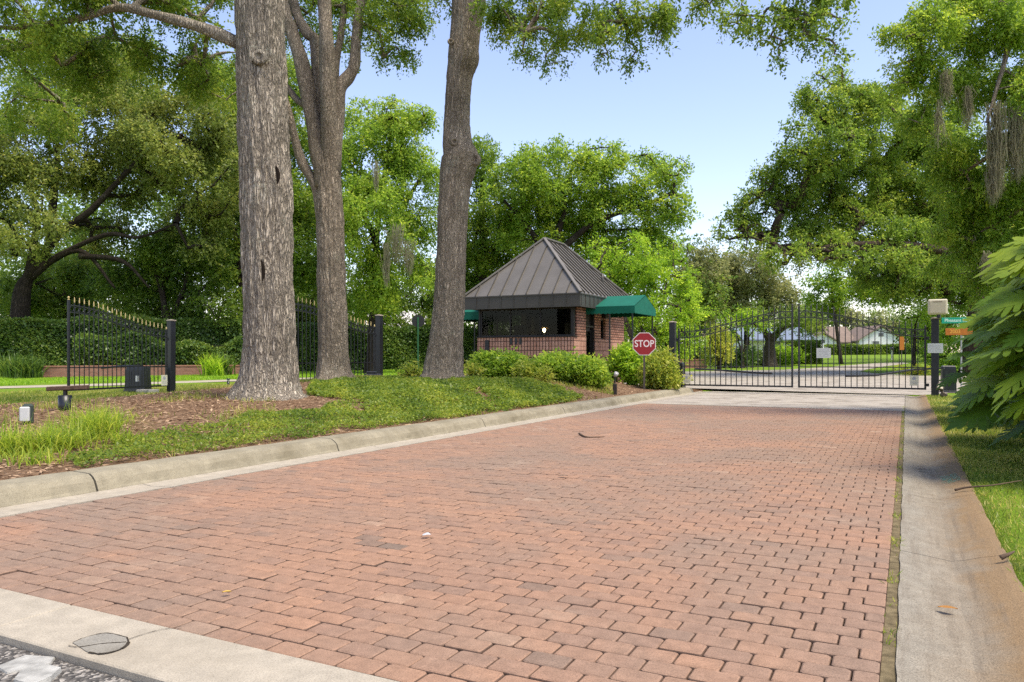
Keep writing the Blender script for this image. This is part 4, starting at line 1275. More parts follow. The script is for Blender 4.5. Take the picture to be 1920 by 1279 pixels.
SH = 'clipped shrubs before the guardhouse'
shrub('shrub', 'dark green mound shrub against the left end of the guardhouse wall', gpd(936, 22.6), .80, .6, .76, .105, G_oakbright, 16000, 1, group=SH)
shrub('shrub', 'long rounded green shrub below the guardhouse window', gpd(1046, 22.2), .78, .6, .76, .105, G_oakbright, 18000, 2, group=SH)
shrub('shrub', 'bright rounded green shrub at the corner beside the awning post', gpd(1100, 22.2), .60, .55, .78, .105, G_oakbright, 13000, 3, group=SH)
CR = 'yellow variegated plants by the guardhouse shrubs'
shrub('croton', 'yellow variegated plant in the gap between the two shrubs', gpd(982, 21.6), .34, .3, .55, .11, G_croton, 900, 4, 'plant', CR, 5, 6)
shrub('croton', 'small yellow variegated plant before the long rounded shrub', gpd(1022, 20.9), .26, .25, .46, .10, G_croton, 600, 5, 'plant', CR, 5, 6)
shrub('croton', 'yellow variegated plant hugging the right side of the leaning trunk', gpd(886, 22), .3, .3, .55, .11, G_croton, 700, 6, 'plant', CR, 5, 6)
shrub('croton', 'pale yellow plant left of the leaning trunk base', gpd(775, 22.5), .45, .35, .5, .11, G_croton, 900, 7, 'plant', CR, 5, 6)
shrub('shrub', 'lime yellow bush right of the stop sign post', gpd(1236, 24.9), .55, .5, 1.12, .11, G_croton, 12000, 8, group=SH)
shrub('shrub', 'loose green bush between awning posts and stop sign', gpd(1180, 26.2), .62, .5, 1.28, .11, G_yel, 12000, 9, group=SH)
# plants behind the gate
shrub('shrub', 'golden yellow bush on the lawn behind the left gate leaf', gpd(1348, 52), 1.0, .9, 2.9, .16, G_croton, 5200, 10, group=FAR)
shrub('shrub', 'dark green bush under the small crape tree', gpd(1372, 57), 1.9, 1, 1.5, .17, G_hedge, 4500, 11, group=FAR)
shrub('shrub', 'low green bush beside the stout lawn oak', gpd(1418, 63), 1.7, 1, 1.3, .17, G_hedge, 4200, 12, group=FAR)
shrub('shrub', 'pale variegated bush right of the stout lawn oak', gpd(1468, 63), 1.5, 1, 1.6, .17, G_yel, 4200, 13, group=FAR)
shrub('flower_bed', 'orange and yellow flowering plants beside the right gate hinge', gpd(1715, 40), .95, .5, .55, .12, leaf_mat('orange_flower', ((.08, .13, .012), (.14, .18, .02), (.60, .36, .03)), .3), 1100, 14, 'flowers')
# strap leaved plants by the low wall, far left
def strap_clump(name, label, c, n, h, wd, mat, seed, cat, group, spread=.6, lean=1.0):
    rng = np.random.default_rng(seed)
    o = empty(name, c, 0, label, cat, group)
    a = rng.uniform(0, 6.28, n); L = h * (.55 + .6 * rng.random(n)); le = np.abs(rng.normal(.55, .3, n)) * lean
    seg = 4; Vs, tn = [], []
    t0 = np.clip(rng.normal(.5, .2, n), 0, 1)
    bx, by = rng.normal(0, spread * .18, n), rng.normal(0, spread * .18, n)
    sx, sy = -np.sin(a), np.cos(a)
    def pt(t):
        r = L * le * (t ** 1.6) * .9; z = L * (t - .42 * le * t ** 2.4)
        return np.stack([bx + np.cos(a) * r, by + np.sin(a) * r, z], -1)
    for s in range(seg):
        p, q = pt(s / seg), pt((s + 1) / seg)
        w0 = wd * (1 - (s / seg) ** 2) * .5; w1 = wd * (1 - ((s + 1) / seg) ** 2) * .5 + .0005
        sd_ = np.stack([sx, sy, 0 * sx], -1)
        V = np.empty((n, 4, 3)); V[:, 0] = p - sd_ * w0; V[:, 1] = p + sd_ * w0; V[:, 2] = q + sd_ * w1; V[:, 3] = q - sd_ * w1
        Vs.append(V); tn.append(t0)
    quad_mesh('blades', np.concatenate(Vs), mat, np.concatenate(tn), o)
    return o


LIR = 'lime grass clumps on the near left bank'
for i, (px, py, n, h, lab) in enumerate(((172, 822, 420, .48, 'tallest lime grass clump right of the small white box'), (110, 842, 300, .36, 'arching lime grass clump before the small white box'), (60, 850, 260, .34, 'lime grass clump below the small white box'), (14, 852, 260, .40, 'grass clump cut by the left picture edge'),
                                         (195, 800, 200, .34, 'small lime grass clump behind the tallest clump'), (232, 832, 130, .22, 'low yellowing grass clump at the edge of the ground cover'), (70, 868, 120, .22, 'straggly grass clump nearest the kerb'))):
    p = gp(px, py)
    strap_clump('grass_clump', lab, p, n, h * 1.15, .011, G_lime, 200 + i, 'grass clump', LIR, .8, 1.7)
for i, (px, d, lab) in enumerate(((30, 41, 'grey green strap leaved plant at the left picture edge'), (58, 41.5, 'strap leaved plant at the end of the low brick wall'), (5, 42.5, 'strap leaved plant partly outside the left picture edge'), (415, 45, 'green strap leaved plant before the hedge left of the broad trunk'), (400, 44, 'yellow green strap leaved plant on the low brick wall'))):
    strap_clump('lily_plant', lab, gpd(px, d), 170, 1.6, .075, G_hedge if i < 4 else G_yel, 220 + i, 'plant', 'strap leaved plants by the hedge', 1.4, 1.0)
for i, (px, d, lab) in enumerate(((1500 - 260, 0, ''),)):
    pass


# ------------------------------------------------------------------ split leaf philodendrons
def phil_leaf(rng, size):
    """one split leaf: a solid middle blade with broad finger lobes, base at origin pointing +X, face +Z: quads"""
    Q = []
    L = size
    k1, k2 = .22 + .2 * rng.random(), .18 + .2 * rng.random()
    def pt(x, y, k=0): return (x, y, -k1 * (x / L) ** 2 * L - k2 * (abs(y) / L) ** 1.5 * L + .10 * abs(y) + k)
    nl = 7
    def mid(t): return .20 * L * math.sin(math.pi * (.16 + .80 * t)) ** .8
    for i in range(nl):
        a, b = i / nl, (i + 1) / nl
        for sg in (-1, 1):
            Q.append([pt(a * L * .95, 0), pt(b * L * .95, 0), pt(b * L * .95, sg * mid(b)), pt(a * L * .95, sg * mid(a))])
    for sgn in (-1, 1):
        for i in range(nl):
            t0 = (i + .06) / nl; t1 = (i + .94) / nl
            ln = L * .27 * math.sin(math.pi * (.22 + .66 * (i + .5) / nl)) ** .7 * (1 + rng.normal(0, .08))
            ang = rad(102 - 74 * (i / (nl - 1))) * (1 + rng.normal(0, .04))
            dx, dy = math.cos(ang), math.sin(ang) * sgn
            xm = (t0 + t1) / 2 * L * .95; ym = sgn * mid((t0 + t1) / 2)
            hw0 = (t1 - t0) * L * .475
            wv = rng.normal(0, .03) * L
            ax, ay = math.sin(ang), -math.cos(ang) * sgn
            pa, pb = (t0 * L * .95, sgn * mid(t0)), (t1 * L * .95, sgn * mid(t1))
            for s_, wf in ((.35, .98), (.7, .92), (.92, .62), (1.0, .15)):
                cx, cy = xm + dx * ln * s_, ym + dy * ln * s_
                hw = hw0 * wf
                a = (cx - ax * hw, cy - ay * hw); b = (cx + ax * hw, cy + ay * hw)
                Q.append([pt(pa[0], pa[1], wv * s_ * .6), pt(pb[0], pb[1], wv * s_ * .6), pt(b[0], b[1], wv * s_), pt(a[0], a[1], wv * s_)])
                pa, pb = a, b
    Q.append([pt(.95 * L, -.10 * L), pt(.95 * L, .10 * L), pt(1.12 * L, .05 * L), pt(1.2 * L, 0)])
    return np.array(Q)


def philodendron(label, c, n, size, h, r, seed, lookdir, tone0=.42):
    rng = np.random.default_rng(seed)
    o = empty('philodendron', c, 0, label, 'shrub', 'split leaf philodendrons along the right verge')
    Vs, tn = [], []
    m = MB()
    for i in range(n):
        a = rng.uniform(0, 2 * math.pi); q = rng.random() ** .6
        zz = h * (.16 + .84 * rng.random() ** .85)
        prof = math.sin(math.pi * min(1, .30 + .62 * zz / h)) ** .7
        p = Vector((r * q * prof * math.cos(a), r * q * prof * math.sin(a), zz))
        out = Vector((math.cos(a), math.sin(a), 0)) * .9 + Vector((lookdir[0], lookdir[1], 0)) * .45 + Vector((rng.normal(0, .42), rng.normal(0, .42), -.42 + .55 * (zz / h) + rng.normal(0, .15)))
        out.normalize()
        up = Vector((rng.normal(0, .3), rng.normal(0, .3), .9)) + Vector((lookdir[0], lookdir[1], 0)) * 1.0
        sd_ = up.cross(out).normalized(); up = out.cross(sd_).normalized()
        sz = size * rng.uniform(.65, 1.15)
        Q = phil_leaf(rng, sz)
        M = np.array([out, sd_, up])
        Vs.append(Q @ M + np.array(p))
        t = np.clip(tone0 + rng.normal(0, .15) + .22 * (zz / h - .5), 0, 1)  # tone gets lighter towards the top of the plant
        tn.append(np.full(len(Q), t) + rng.normal(0, .03, len(Q)))
        base = Vector((p.x * .12, p.y * .12, max(0, zz * .25 - .05)))
        m.tube(catmull([base, base.lerp(p, .5) + Vector((0, 0, .18)), p], 3), [.012, .011, .010, .009, .009, .008, .007], 5, cap=False)
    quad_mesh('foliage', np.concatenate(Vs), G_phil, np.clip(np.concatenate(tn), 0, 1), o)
    m.build('stems', simple('green_stalk', (.06, .10, .02), .6), o, smooth=True)


look = Vector((-1.0, -.55)).normalized()
philodendron('big split leaf philodendron nearest the camera at the right edge', (1.90, 9.2, .08), 420, .50, 2.45, 1.05, 1, look, .58)
philodendron('split leaf philodendron leaning over the verge behind the nearest one', (2.12, 12.1, .08), 420, .50, 2.55, 1.15, 2, look, .40)
philodendron('dark split leaf philodendron beside the gate operator', (2.35, 15.6, .08), 400, .50, 2.6, 1.4, 3, look, .30)
philodendron('farthest split leaf philodendron below the street sign', (2.9, 19.2, .08), 160, .50, 2.5, 1.5, 4, look, .34)
philodendron('tall split leaf philodendron reaching up the right edge', (2.62, 10.2, .08), 400, .50, 3.3, 1.15, 5, look, .5)


# ------------------------------------------------------------------ guardhouse
M_brick = brick_wall_mat('guardhouse_brick', w=.25, h=.098, msize=.017, joint_col=(.085, .052, .038), c1=(.30, .14, .095), c2=(.48, .27, .19))  # wide dark joints include painted shadow beside projecting bricks
M_soldier = brick_wall_mat('guardhouse_soldier_brick', w=.33, h=.118, c1=(.44, .23, .16), c2=(.60, .36, .26), joint_col=(.13, .075, .055), axis='zx', msize=.017)  # joint colour carries the shadow between projecting soldiers, not mortar alone
M_roof = simple('brown_standing_seam_metal', (.165, .150, .124), .42, .3, .5, .12, 1.5, .05)
M_fascia = simple('brown_fascia_metal', (.060, .055, .045), .45, .2, .5, .12, 2, .05)
M_green = simple('green_awning_canvas', (.003, .112, .070), .75, 0, .3, .12, 3, .2)
M_darkwood = simple('dark_window_frame', (.018, .015, .013), .5)
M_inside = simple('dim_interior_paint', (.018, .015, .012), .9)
M_white = simple('white_plastic', (.52, .53, .50), .5, 0, .4, .05)
M_beige = simple('beige_plastic', (.56, .50, .36), .5, 0, .4, .06)
M_greyc = simple('grey_painted_concrete', (.33, .31, .26), .9)


def glass_mat():
    t = NT('tinted_window_glass')
    g = t.n('ShaderNodeBsdfGlossy'); g.inputs['Roughness'].default_value = .03; g.inputs['Color'].default_value = (.8, .85, .85, 1)
    tr = t.n('ShaderNodeBsdfTransparent'); tr.inputs['Color'].default_value = (.50, .52, .49, 1)
    mx = t.n('ShaderNodeMixShader'); mx.inputs[0].default_value = .009; t.l(tr, 'BSDF', mx, 1); t.l(g, 'BSDF', mx, 2)
    t.l(mx, 'Shader', t.out, 'Surface')
    return t.m


M_glass = glass_mat()
GX0, GX1, GY0, GY1 = -13.95, -10.15, 24.45, 29.7
GZ = .10
gh = empty('guardhouse', ((GX0 + GX1) / 2, GY0, GZ), 0, 'small brick guardhouse with brown hipped metal roof and green awnings', 'guardhouse')
OX, OY = gh.location.x, gh.location.y


def gl(x, y, z): return (x - OX, y - OY, z - GZ)


def gbox(b, x0, y0, z0, x1, y1, z1, bev=0, mi=0): b.box(gl(x0, y0, z0), gl(x1, y1, z1), mi, bev)


T_ = .22
sill, head = 1.90, 2.93
b = MB()      # horizontal brick base, rear walls, piers
gbox(b, GX0, GY0, -.1, GX1, GY0 + T_, 1.24)
gbox(b, GX1 - T_, GY0 + T_ + .002, -.1, GX1, 25.56, 1.24)
gbox(b, GX0, GY0 + T_ + .002, -.1, GX0 + T_, GY1 - T_ - .002, 1.24)
gbox(b, GX1 - T_, 24.72, 1.905, GX1, 25.56, head - .002)          # pier beside the door
gbox(b, GX1 - T_, 26.42, -.1, GX1, 27.05, head - .002)
gbox(b, GX1 - T_, 27.05, -.1, GX1, 27.55, 1.85)
gbox(b, GX1 - T_, 27.05, 2.62, GX1, 27.55, head - .002)
gbox(b, GX1 - T_, 27.55, -.1, GX1, GY1, head - .002)
gbox(b, GX0, GY1 - T_, -.1, GX1 - T_ - .002, GY1, head - .002)
gbox(b, GX0, 28.2, 1.24, GX0 + T_, GY1 - T_ - .002, head - .002)
b.build('wall', M_brick, gh)
b = MB()      # soldier courses
gbox(b, GX0 - .012, GY0 - .012, 1.243, GX1 + .012, GY0 + T_, 1.56, .004); gbox(b, GX0 - .012, GY0 - .012, 1.572, GX1 + .012, GY0 + T_, 1.885, .004)
gbox(b, GX1 - T_, GY0 + T_ + .003, 1.243, GX1 + .012, 25.55, 1.56, .004); gbox(b, GX1 - T_, GY0 + T_ + .003, 1.572, GX1 + .012, 25.55, 1.885, .004)
gbox(b, GX0 - .012, GY0 + T_ + .003, 1.243, GX0 + T_, 28.2, 1.885, .004)
gbox(b, GX1 + .001, 26.43, 1.243, GX1 + .012, GY1, 1.56, .002); gbox(b, GX1 + .001, 26.43, 1.572, GX1 + .012, GY1, 1.845, .002)
b.build('brick_band', M_soldier, gh)
b = MB()
gbox(b, GX0 - .05, GY0 - .05, 1.887, GX1 + .05, GY0 + T_ + .02, 1.925, .006)
gbox(b, GX1 - T_ - .02, GY0 + T_ + .023, 1.887, GX1 + .05, 24.715, 1.925, .006)
gbox(b, GX0 - .05, GY0 + T_ + .023, 1.887, GX0 + T_ + .02, 28.2, 1.925, .006)
b.build('sill', M_darkwood, gh)
# window band
wz0, wz1 = 1.927, head - .004


def gwindow(x0, x1, y0, y1, nm, z0=wz0, z1=wz1):
    """front/side window: frame with mullions and a pane"""
    f = MB(); alongx = abs(x1 - x0) > abs(y1 - y0); n = nm
    ln = (x1 - x0) if alongx else (y1 - y0)
    for i in range(n + 1):
        t_ = i / n; w_ = .035 if 0 < i < n else .05
        if alongx:
            xc = x0 + .03 + (ln - .06) * t_; gbox(f, xc - w_ / 2, y0, z0, xc + w_ / 2, y1, z1)
        else:
            yc = y0 + .03 + (ln - .06) * t_; gbox(f, x0, yc - w_ / 2, z0, x1, yc + w_ / 2, z1)
    o = 0.004
    gbox(f, x0, y0 + o, z1 - .06, x1, y1 - o, z1 - .003) if alongx else gbox(f, x0 + o, y0, z1 - .06, x1 - o, y1, z1 - .003)
    gbox(f, x0, y0 + o, z0 + .001, x1, y1 - o, z0 + .045) if alongx else gbox(f, x0 + o, y0, z0 + .001, x1 - o, y1, z0 + .045)
    w_ = f.build('window', M_darkwood, gh)
    g = MB()
    if alongx: gbox(g, x0 + .02, (y0 + y1) / 2 - .003, z0 + .02, x1 - .02, (y0 + y1) / 2 + .003, z1 - .02)
    else: gbox(g, (x0 + x1) / 2 - .003, y0 + .02, z0 + .02, (x0 + x1) / 2 + .003, y1 - .02, z1 - .02)
    g.build('pane', M_glass, w_)


gwindow(GX0 + .09, GX1 - .09, GY0 + .06, GY0 + .12, 3)
gwindow(GX1 - .12, GX1 - .06, GY0 + .13, 24.715, 1)
gwindow(GX0 + .06, GX0 + .12, GY0 + .13, 28.19, 3)
gwindow(GX1 - .16, GX1 - .08, 27.055, 27.545, 1, 1.855, 2.615)
# corner posts
b = MB(); gbox(b, GX1 - .088, GY0 + .04, 1.927, GX1 - .02, GY0 + .125, head - .004); b.build('corner_post', M_darkwood, gh)
b = MB(); gbox(b, GX0 + .02, GY0 + .04, 1.927, GX0 + .088, GY0 + .125, head - .004)
b.build('corner_post', M_darkwood, gh)
# door
b = MB(); gbox(b, GX1 - .20, 25.60, .02, GX1 - .14, 26.38, 2.25, .006)
dr = b.build('door', M_darkwood, gh)
b = MB(); gbox(b, GX1 - .139, 25.70, 1.15, GX1 - .134, 26.28, 2.12); b.build('pane', M_glass, dr)
b = MB(); b.tube([gl(GX1 - .135, 25.68, 1.05), gl(GX1 - .08, 25.68, 1.05), gl(GX1 - .08, 25.80, 1.05)], .012, 8); b.build('handle', simple('brushed_steel', (.5, .5, .48), .35, .8), dr, smooth=True)
b = MB(); gbox(b, GX1 - .21, 25.562, .0, GX1 - .02, 25.598, 2.90); gbox(b, GX1 - .21, 26.383, .0, GX1 - .02, 26.418, 2.90); gbox(b, GX1 - .208, 25.6, 2.26, GX1 - .03, 26.38, 2.32); gbox(b, GX1 - .18, 25.6, 2.323, GX1 - .14, 26.38, 2.90)
b.build('door_frame', M_darkwood, gh)
# fascia with panel seams
EX0, EX1, EY0, EY1 = GX0 - .36, GX1 + .36, GY0 - .34, GY1 + .34
b = MB()
f0, f1 = 2.93, 3.32
gbox(b, EX0, EY0, f0, EX1, EY0 + .06, f1); gbox(b, EX0, EY1 - .06, f0, EX1, EY1, f1)
gbox(b, EX0, EY0 + .062, f0, EX0 + .06, EY1 - .062, f1); gbox(b, EX1 - .06, EY0 + .062, f0, EX1, EY1 - .062, f1)
for i in range(1, 9):
    x = EX0 + (EX1 - EX0) * i / 9; gbox(b, x - .012, EY0 - .018, f0 + .004, x + .012, EY0 - .001, f1 - .004)
for i in range(0, 15):
    y = EY0 + (EY1 - EY0) * (i + .3) / 15; gbox(b, EX1 + .001, y - .012, f0 + .004, EX1 + .018, y + .012, f1 - .004)
gbox(b, EX0 - .03, EY0 - .03, f1 + .001, EX1 + .03, EY0 + .05, f1 + .045); gbox(b, EX0 - .03, EY1 - .05, f1 + .001, EX1 + .03, EY1 + .03, f1 + .045)
gbox(b, EX1 - .05, EY0 + .052, f1 + .001, EX1 + .03, EY1 - .052, f1 + .045); gbox(b, EX0 - .03, EY0 + .052, f1 + .001, EX0 + .05, EY1 - .052, f1 + .045)
gbox(b, EX0 - .02, EY0 - .02, f0 - .028, EX1 + .02, EY0 + .058, f0 - .002); gbox(b, EX1 - .058, EY0 + .06, f0 - .028, EX1 + .02, EY1, f0 - .002)
b.build('fascia', M_fascia, gh)
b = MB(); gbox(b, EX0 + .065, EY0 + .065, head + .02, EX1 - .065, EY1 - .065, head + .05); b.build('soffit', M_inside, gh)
# hipped roof with standing seams
xm = (EX0 + EX1) / 2; ry0, ry1, rz = EY0 + 2.02, EY1 - 2.1, 5.60
e = f1 + .046
A, B_, C_, D_ = Vector((EX0 - .03, EY0 - .03, e)), Vector((EX1 + .03, EY0 - .03, e)), Vector((EX1 + .03, EY1 + .03, e)), Vector((EX0 - .03, EY1 + .03, e))
P0, P1 = Vector((xm, ry0, rz)), Vector((xm, ry1, rz))
b = MB()
b.add([gl(*v) for v in (A, B_, C_, D_, P0, P1)], [(0, 1, 4), (1, 2, 5, 4), (2, 3, 5), (3, 0, 4, 5), (3, 2, 1, 0)])


def seam(base, top, n, w_=.022, h_=.045):
    """a rib lying on a roof plane"""
    d = (top - base); L = d.length; d.normalize(); s_ = d.cross(n).normalized()
    R = Matrix((s_, d, n)).transposed()
    b.obox(gl(*((base + top) / 2 + n * h_ * .5)), (w_, L, h_), R, 1)


def seams(A, B, P, Q, n_, out):
    """vertical seams on face with eave A-B and ridge P-Q"""
    nn = (B - A).cross(P - A).normalized()
    if nn.dot(out) < 0: nn = -nn
    eave = (B - A); L = eave.length; ed = eave.normalized()
    up = nn.cross(ed); up = up if up.z > 0 else -up
    for i in range(1, n_):
        s_ = L * i / n_
        base = A + ed * s_
        sp, sq = (P - A).dot(ed), (Q - A).dot(ed); hh = (P - A).dot(up)
        if s_ < sp: t_ = s_ / sp
        elif s_ > sq: t_ = (L - s_) / (L - sq)
        else: t_ = 1
        if t_ * hh < .1: continue
        seam(base + up * .01, base + up * (hh * t_ - .02), nn)


seams(A, B_, P0, P0, 9, Vector((0, -1, .5)))
seams(B_, C_, P0, P1, 15, Vector((1, 0, .5)))
seams(D_, A, P1, P0, 15, Vector((-1, 0, .5))); seams(C_, D_, P1, P1, 9, Vector((0, 1, .5)))
rf = b.build('roof', [M_roof, M_fascia], gh)
b = MB()
for q, p in ((A, P0), (B_, P0), (C_, P1), (D_, P1), (P0, P1)):
    d = (p - q); L = d.length; d.normalize(); s_ = d.cross(Vector((0, 0, 1))).normalized(); n_ = s_.cross(d)
    b.obox(gl(*((q + p) / 2 + n_ * .035)), (.13, L, .06), Matrix((s_, d, n_)).transposed(), 0, .01)
b.build('ridge_cap', M_roof, rf)
b = MB(); b.cyl(gl(-10.55, 28.3, 0)[:2], .045, 3.9 - GZ, 4.45 - GZ, 10); b.build('vent_pipe', M_fascia, rf, smooth=True)
# interior: back partition, desk, floor
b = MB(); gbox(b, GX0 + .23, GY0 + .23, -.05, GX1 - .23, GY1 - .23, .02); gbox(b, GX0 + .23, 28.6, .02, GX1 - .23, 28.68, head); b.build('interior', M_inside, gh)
b = MB(); gbox(b, GX0 + .25, GY0 + .26, .86, GX1 - .9, GY0 + .85, .92); gbox(b, GX0 + .3, GY0 + .3, .03, GX0 + .36, GY0 + .8, .858); gbox(b, GX1 - 1.0, GY0 + .3, .03, GX1 - .94, GY0 + .8, .858)
b.build('desk', M_darkwood, gh)
for x0, x1, z0, z1, y in ((-13.4, -13.2, .9, 2.9, 26.9), (-12.95, -12.85, .9, 2.75, 26.9), (-11.0, -10.5, .9, 2.8, 26.6)):
    b = MB(); gbox(b, x0, y, z0, x1, y + .08, z1); b.build('inner_partition', simple('cream_trim', (.30, .26, .19), .7), gh)
b = MB(); gbox(b, -12.75, 25.0, 1.95, -12.2, 25.05, 2.35, .01); gbox(b, -12.52, 25.02, .92, -12.43, 25.06, 1.951); b.build('monitor', M_black, gh)
b = MB(); gbox(b, -11.0, 25.6, 1.2, -10.5, 25.9, 2.45, .02); b.build('locker', M_black, gh)
M_bulb = bpy.data.materials.new('lit_lamp_bulb'); M_bulb.use_nodes = True
pb = M_bulb.node_tree.nodes['Principled BSDF']; pb.inputs['Emission Color'].default_value = (1, .78, .45, 1); pb.inputs['Emission Strength'].default_value = 28
lp = empty('desk_lamp', (-11.55, 25.05, .92), 0, 'small lit desk lamp glowing behind the guardhouse window', 'lamp')
b = MB(); b.lathe([(.09, 0), (.09, .02), (.015, .04), (.012, 1.16)], 12); b.build('stem', M_black, lp, smooth=True)
b = MB(); b.lathe([(.01, 1.16), (.042, 1.19), (.055, 1.235), (.042, 1.28), (.012, 1.30)], 12); b.build('bulb', M_bulb, lp, smooth=True)
b = MB(); b.tube([(.0, 0, 1.31), (0, 0, 1.40)], [.15, .05], 14, cap=False); b.build('lamp_shade', simple('amber_shade', (.30, .18, .07), .7), lp, smooth=True)
# house number fittings and outlet box on the front wall
b = MB()
for x in (-12.62, -12.42, -12.24): gbox(b, x, GY0 - .03, 1.63, x + .10, GY0 - .014, 1.86, .004)
b.build('wall_plate', M_black, gh)
b = MB(); gbox(b, -13.62, GY0 - .06, 1.30, -13.46, GY0 - .014, 1.80, .01); b.build('meter_box', M_black, gh)


# awnings : gabled canvas hoods
def awning(x_in, x_out, y0, y1, z0, zv, zr, posts, nm='awning'):
    b = MB(); ym = (y0 + y1) / 2
    n = 8
    def prof(t_):
        return None
    a0, a1 = (x_in, x_out)
    th = .012
    V = []
    for x in (a0, a1):
        V += [gl(x, y0, zv), gl(x, ym, zr), gl(x, y1, zv), gl(x, y0 + th, zv - th), gl(x, ym, zr - th * 1.4), gl(x, y1 - th, zv - th)]
    b.add(V, [(0, 6, 7, 1), (1, 7, 8, 2), (3, 4, 10, 9), (4, 5, 11, 10), (0, 1, 4, 3), (1, 2, 5, 4), (6, 9, 10, 7), (7, 10, 11, 8)])
    # end gable
    sgn = 1 if a1 > a0 else -1
    b.add([gl(a1, y0, zv), gl(a1, y1, zv), gl(a1, ym, zr), gl(a1 - th * sgn, y0, zv), gl(a1 - th * sgn, y1, zv), gl(a1 - th * sgn, ym, zr)], [(0, 1, 2), (5, 4, 3)])
    o = b.build(nm, M_green, gh)
    v = MB()
    def valance(p, q):
        p = Vector(p); q = Vector(q); L = (q - p).length; k = max(4, int(L / .16))
        d = (q - p).normalized(); nn = Vector((d.y, -d.x, 0)) * .006
        for i in range(k):
            s0, s1 = p + d * (L * i / k), p + d * (L * (i + 1) / k)
            sm_ = (s0 + s1) / 2
            pts = [(s0, zv), (s1, zv), (s1, z0 + .03), (s0.lerp(s1, .75), z0 + .006), (sm_, z0), (s0.lerp(s1, .25), z0 + .006), (s0, z0 + .03)]
            VV = [gl(a.x + nn.x, a.y + nn.y, z) for a, z in pts] + [gl(a.x - nn.x, a.y - nn.y, z) for a, z in pts]
            Fc = [tuple(range(7)), tuple(range(13, 6, -1))] + [(i_, 7 + i_, 7 + (i_ + 1) % 7, (i_ + 1) % 7) for i_ in range(7)]
            v.add(VV, Fc)
    valance((a0, y0, 0), (a1, y0, 0)); valance((a1, y0, 0), (a1, y1, 0)); valance((a1, y1, 0), (a0, y1, 0))
    v.build('valance', M_green, o)
    for (x, y) in posts:
        p = MB(); zb = float(H(x, y)) - .05
        p.box(gl(x - .022, y - .022, zb), gl(x + .022, y + .022, zv)); p.build('pole', M_black, o)
    p = MB(); p.tube([gl(a0, y0 + .03, zv - .04), gl(a1 - .03 * sgn, y0 + .03, zv - .04)], .014, 6); p.tube([gl(a1 - .03 * sgn, y0 + .03, zv - .04), gl(a1 - .03 * sgn, y1 - .03, zv - .04)], .014, 6)
    p.build('awning_frame', M_black, o)
    return o


awning(GX1 + .002, -8.35, 25.55, 28.05, 2.70, 2.97, 3.42, [(-9.28, 25.62), (-8.45, 25.62), (-8.45, 27.95)])
awning(GX0 - .002, -15.7, 25.2, 27.2, 2.60, 2.90, 3.40, [(-15.6, 25.3), (-15.6, 27.1)])
b = MB(); gbox(b, GX1 + .01, 27.15, 2.63, GX1 + .16, 27.45, 2.84, .02); b.build('wall_lamp', M_darkwood, gh)

# ------------------------------------------------------------------ gates
def gate_post(label, x, y, h, zb, w_=.20, rot=0, cap_mat=None, extra=None):
    o = empty('gate_post', (x, y, zb), rot, label, 'gate post', 'square black gate posts')
    b = MB(); b.box((-w_ / 2, -w_ / 2, -.15), (w_ / 2, w_ / 2, h), 0, .008); b.build('shaft', M_black, o)
    b = MB(); k = w_ / 2 + .012
    b.add([(-k, -k, h + .001), (k, -k, h + .001), (k, k, h + .001), (-k, k, h + .001), (-k, -k, h + .03), (k, -k, h + .03), (k, k, h + .03), (-k, k, h + .03), (0, 0, h + .055)],
          [(3, 2, 1, 0), (0, 1, 5, 4), (1, 2, 6, 5), (2, 3, 7, 6), (3, 0, 4, 7), (4, 5, 8), (5, 6, 8), (6, 7, 8), (7, 4, 8)])
    b.build('cap', cap_mat or simple('post_cap_tan', (.40, .33, .25), .6), o)
    return o


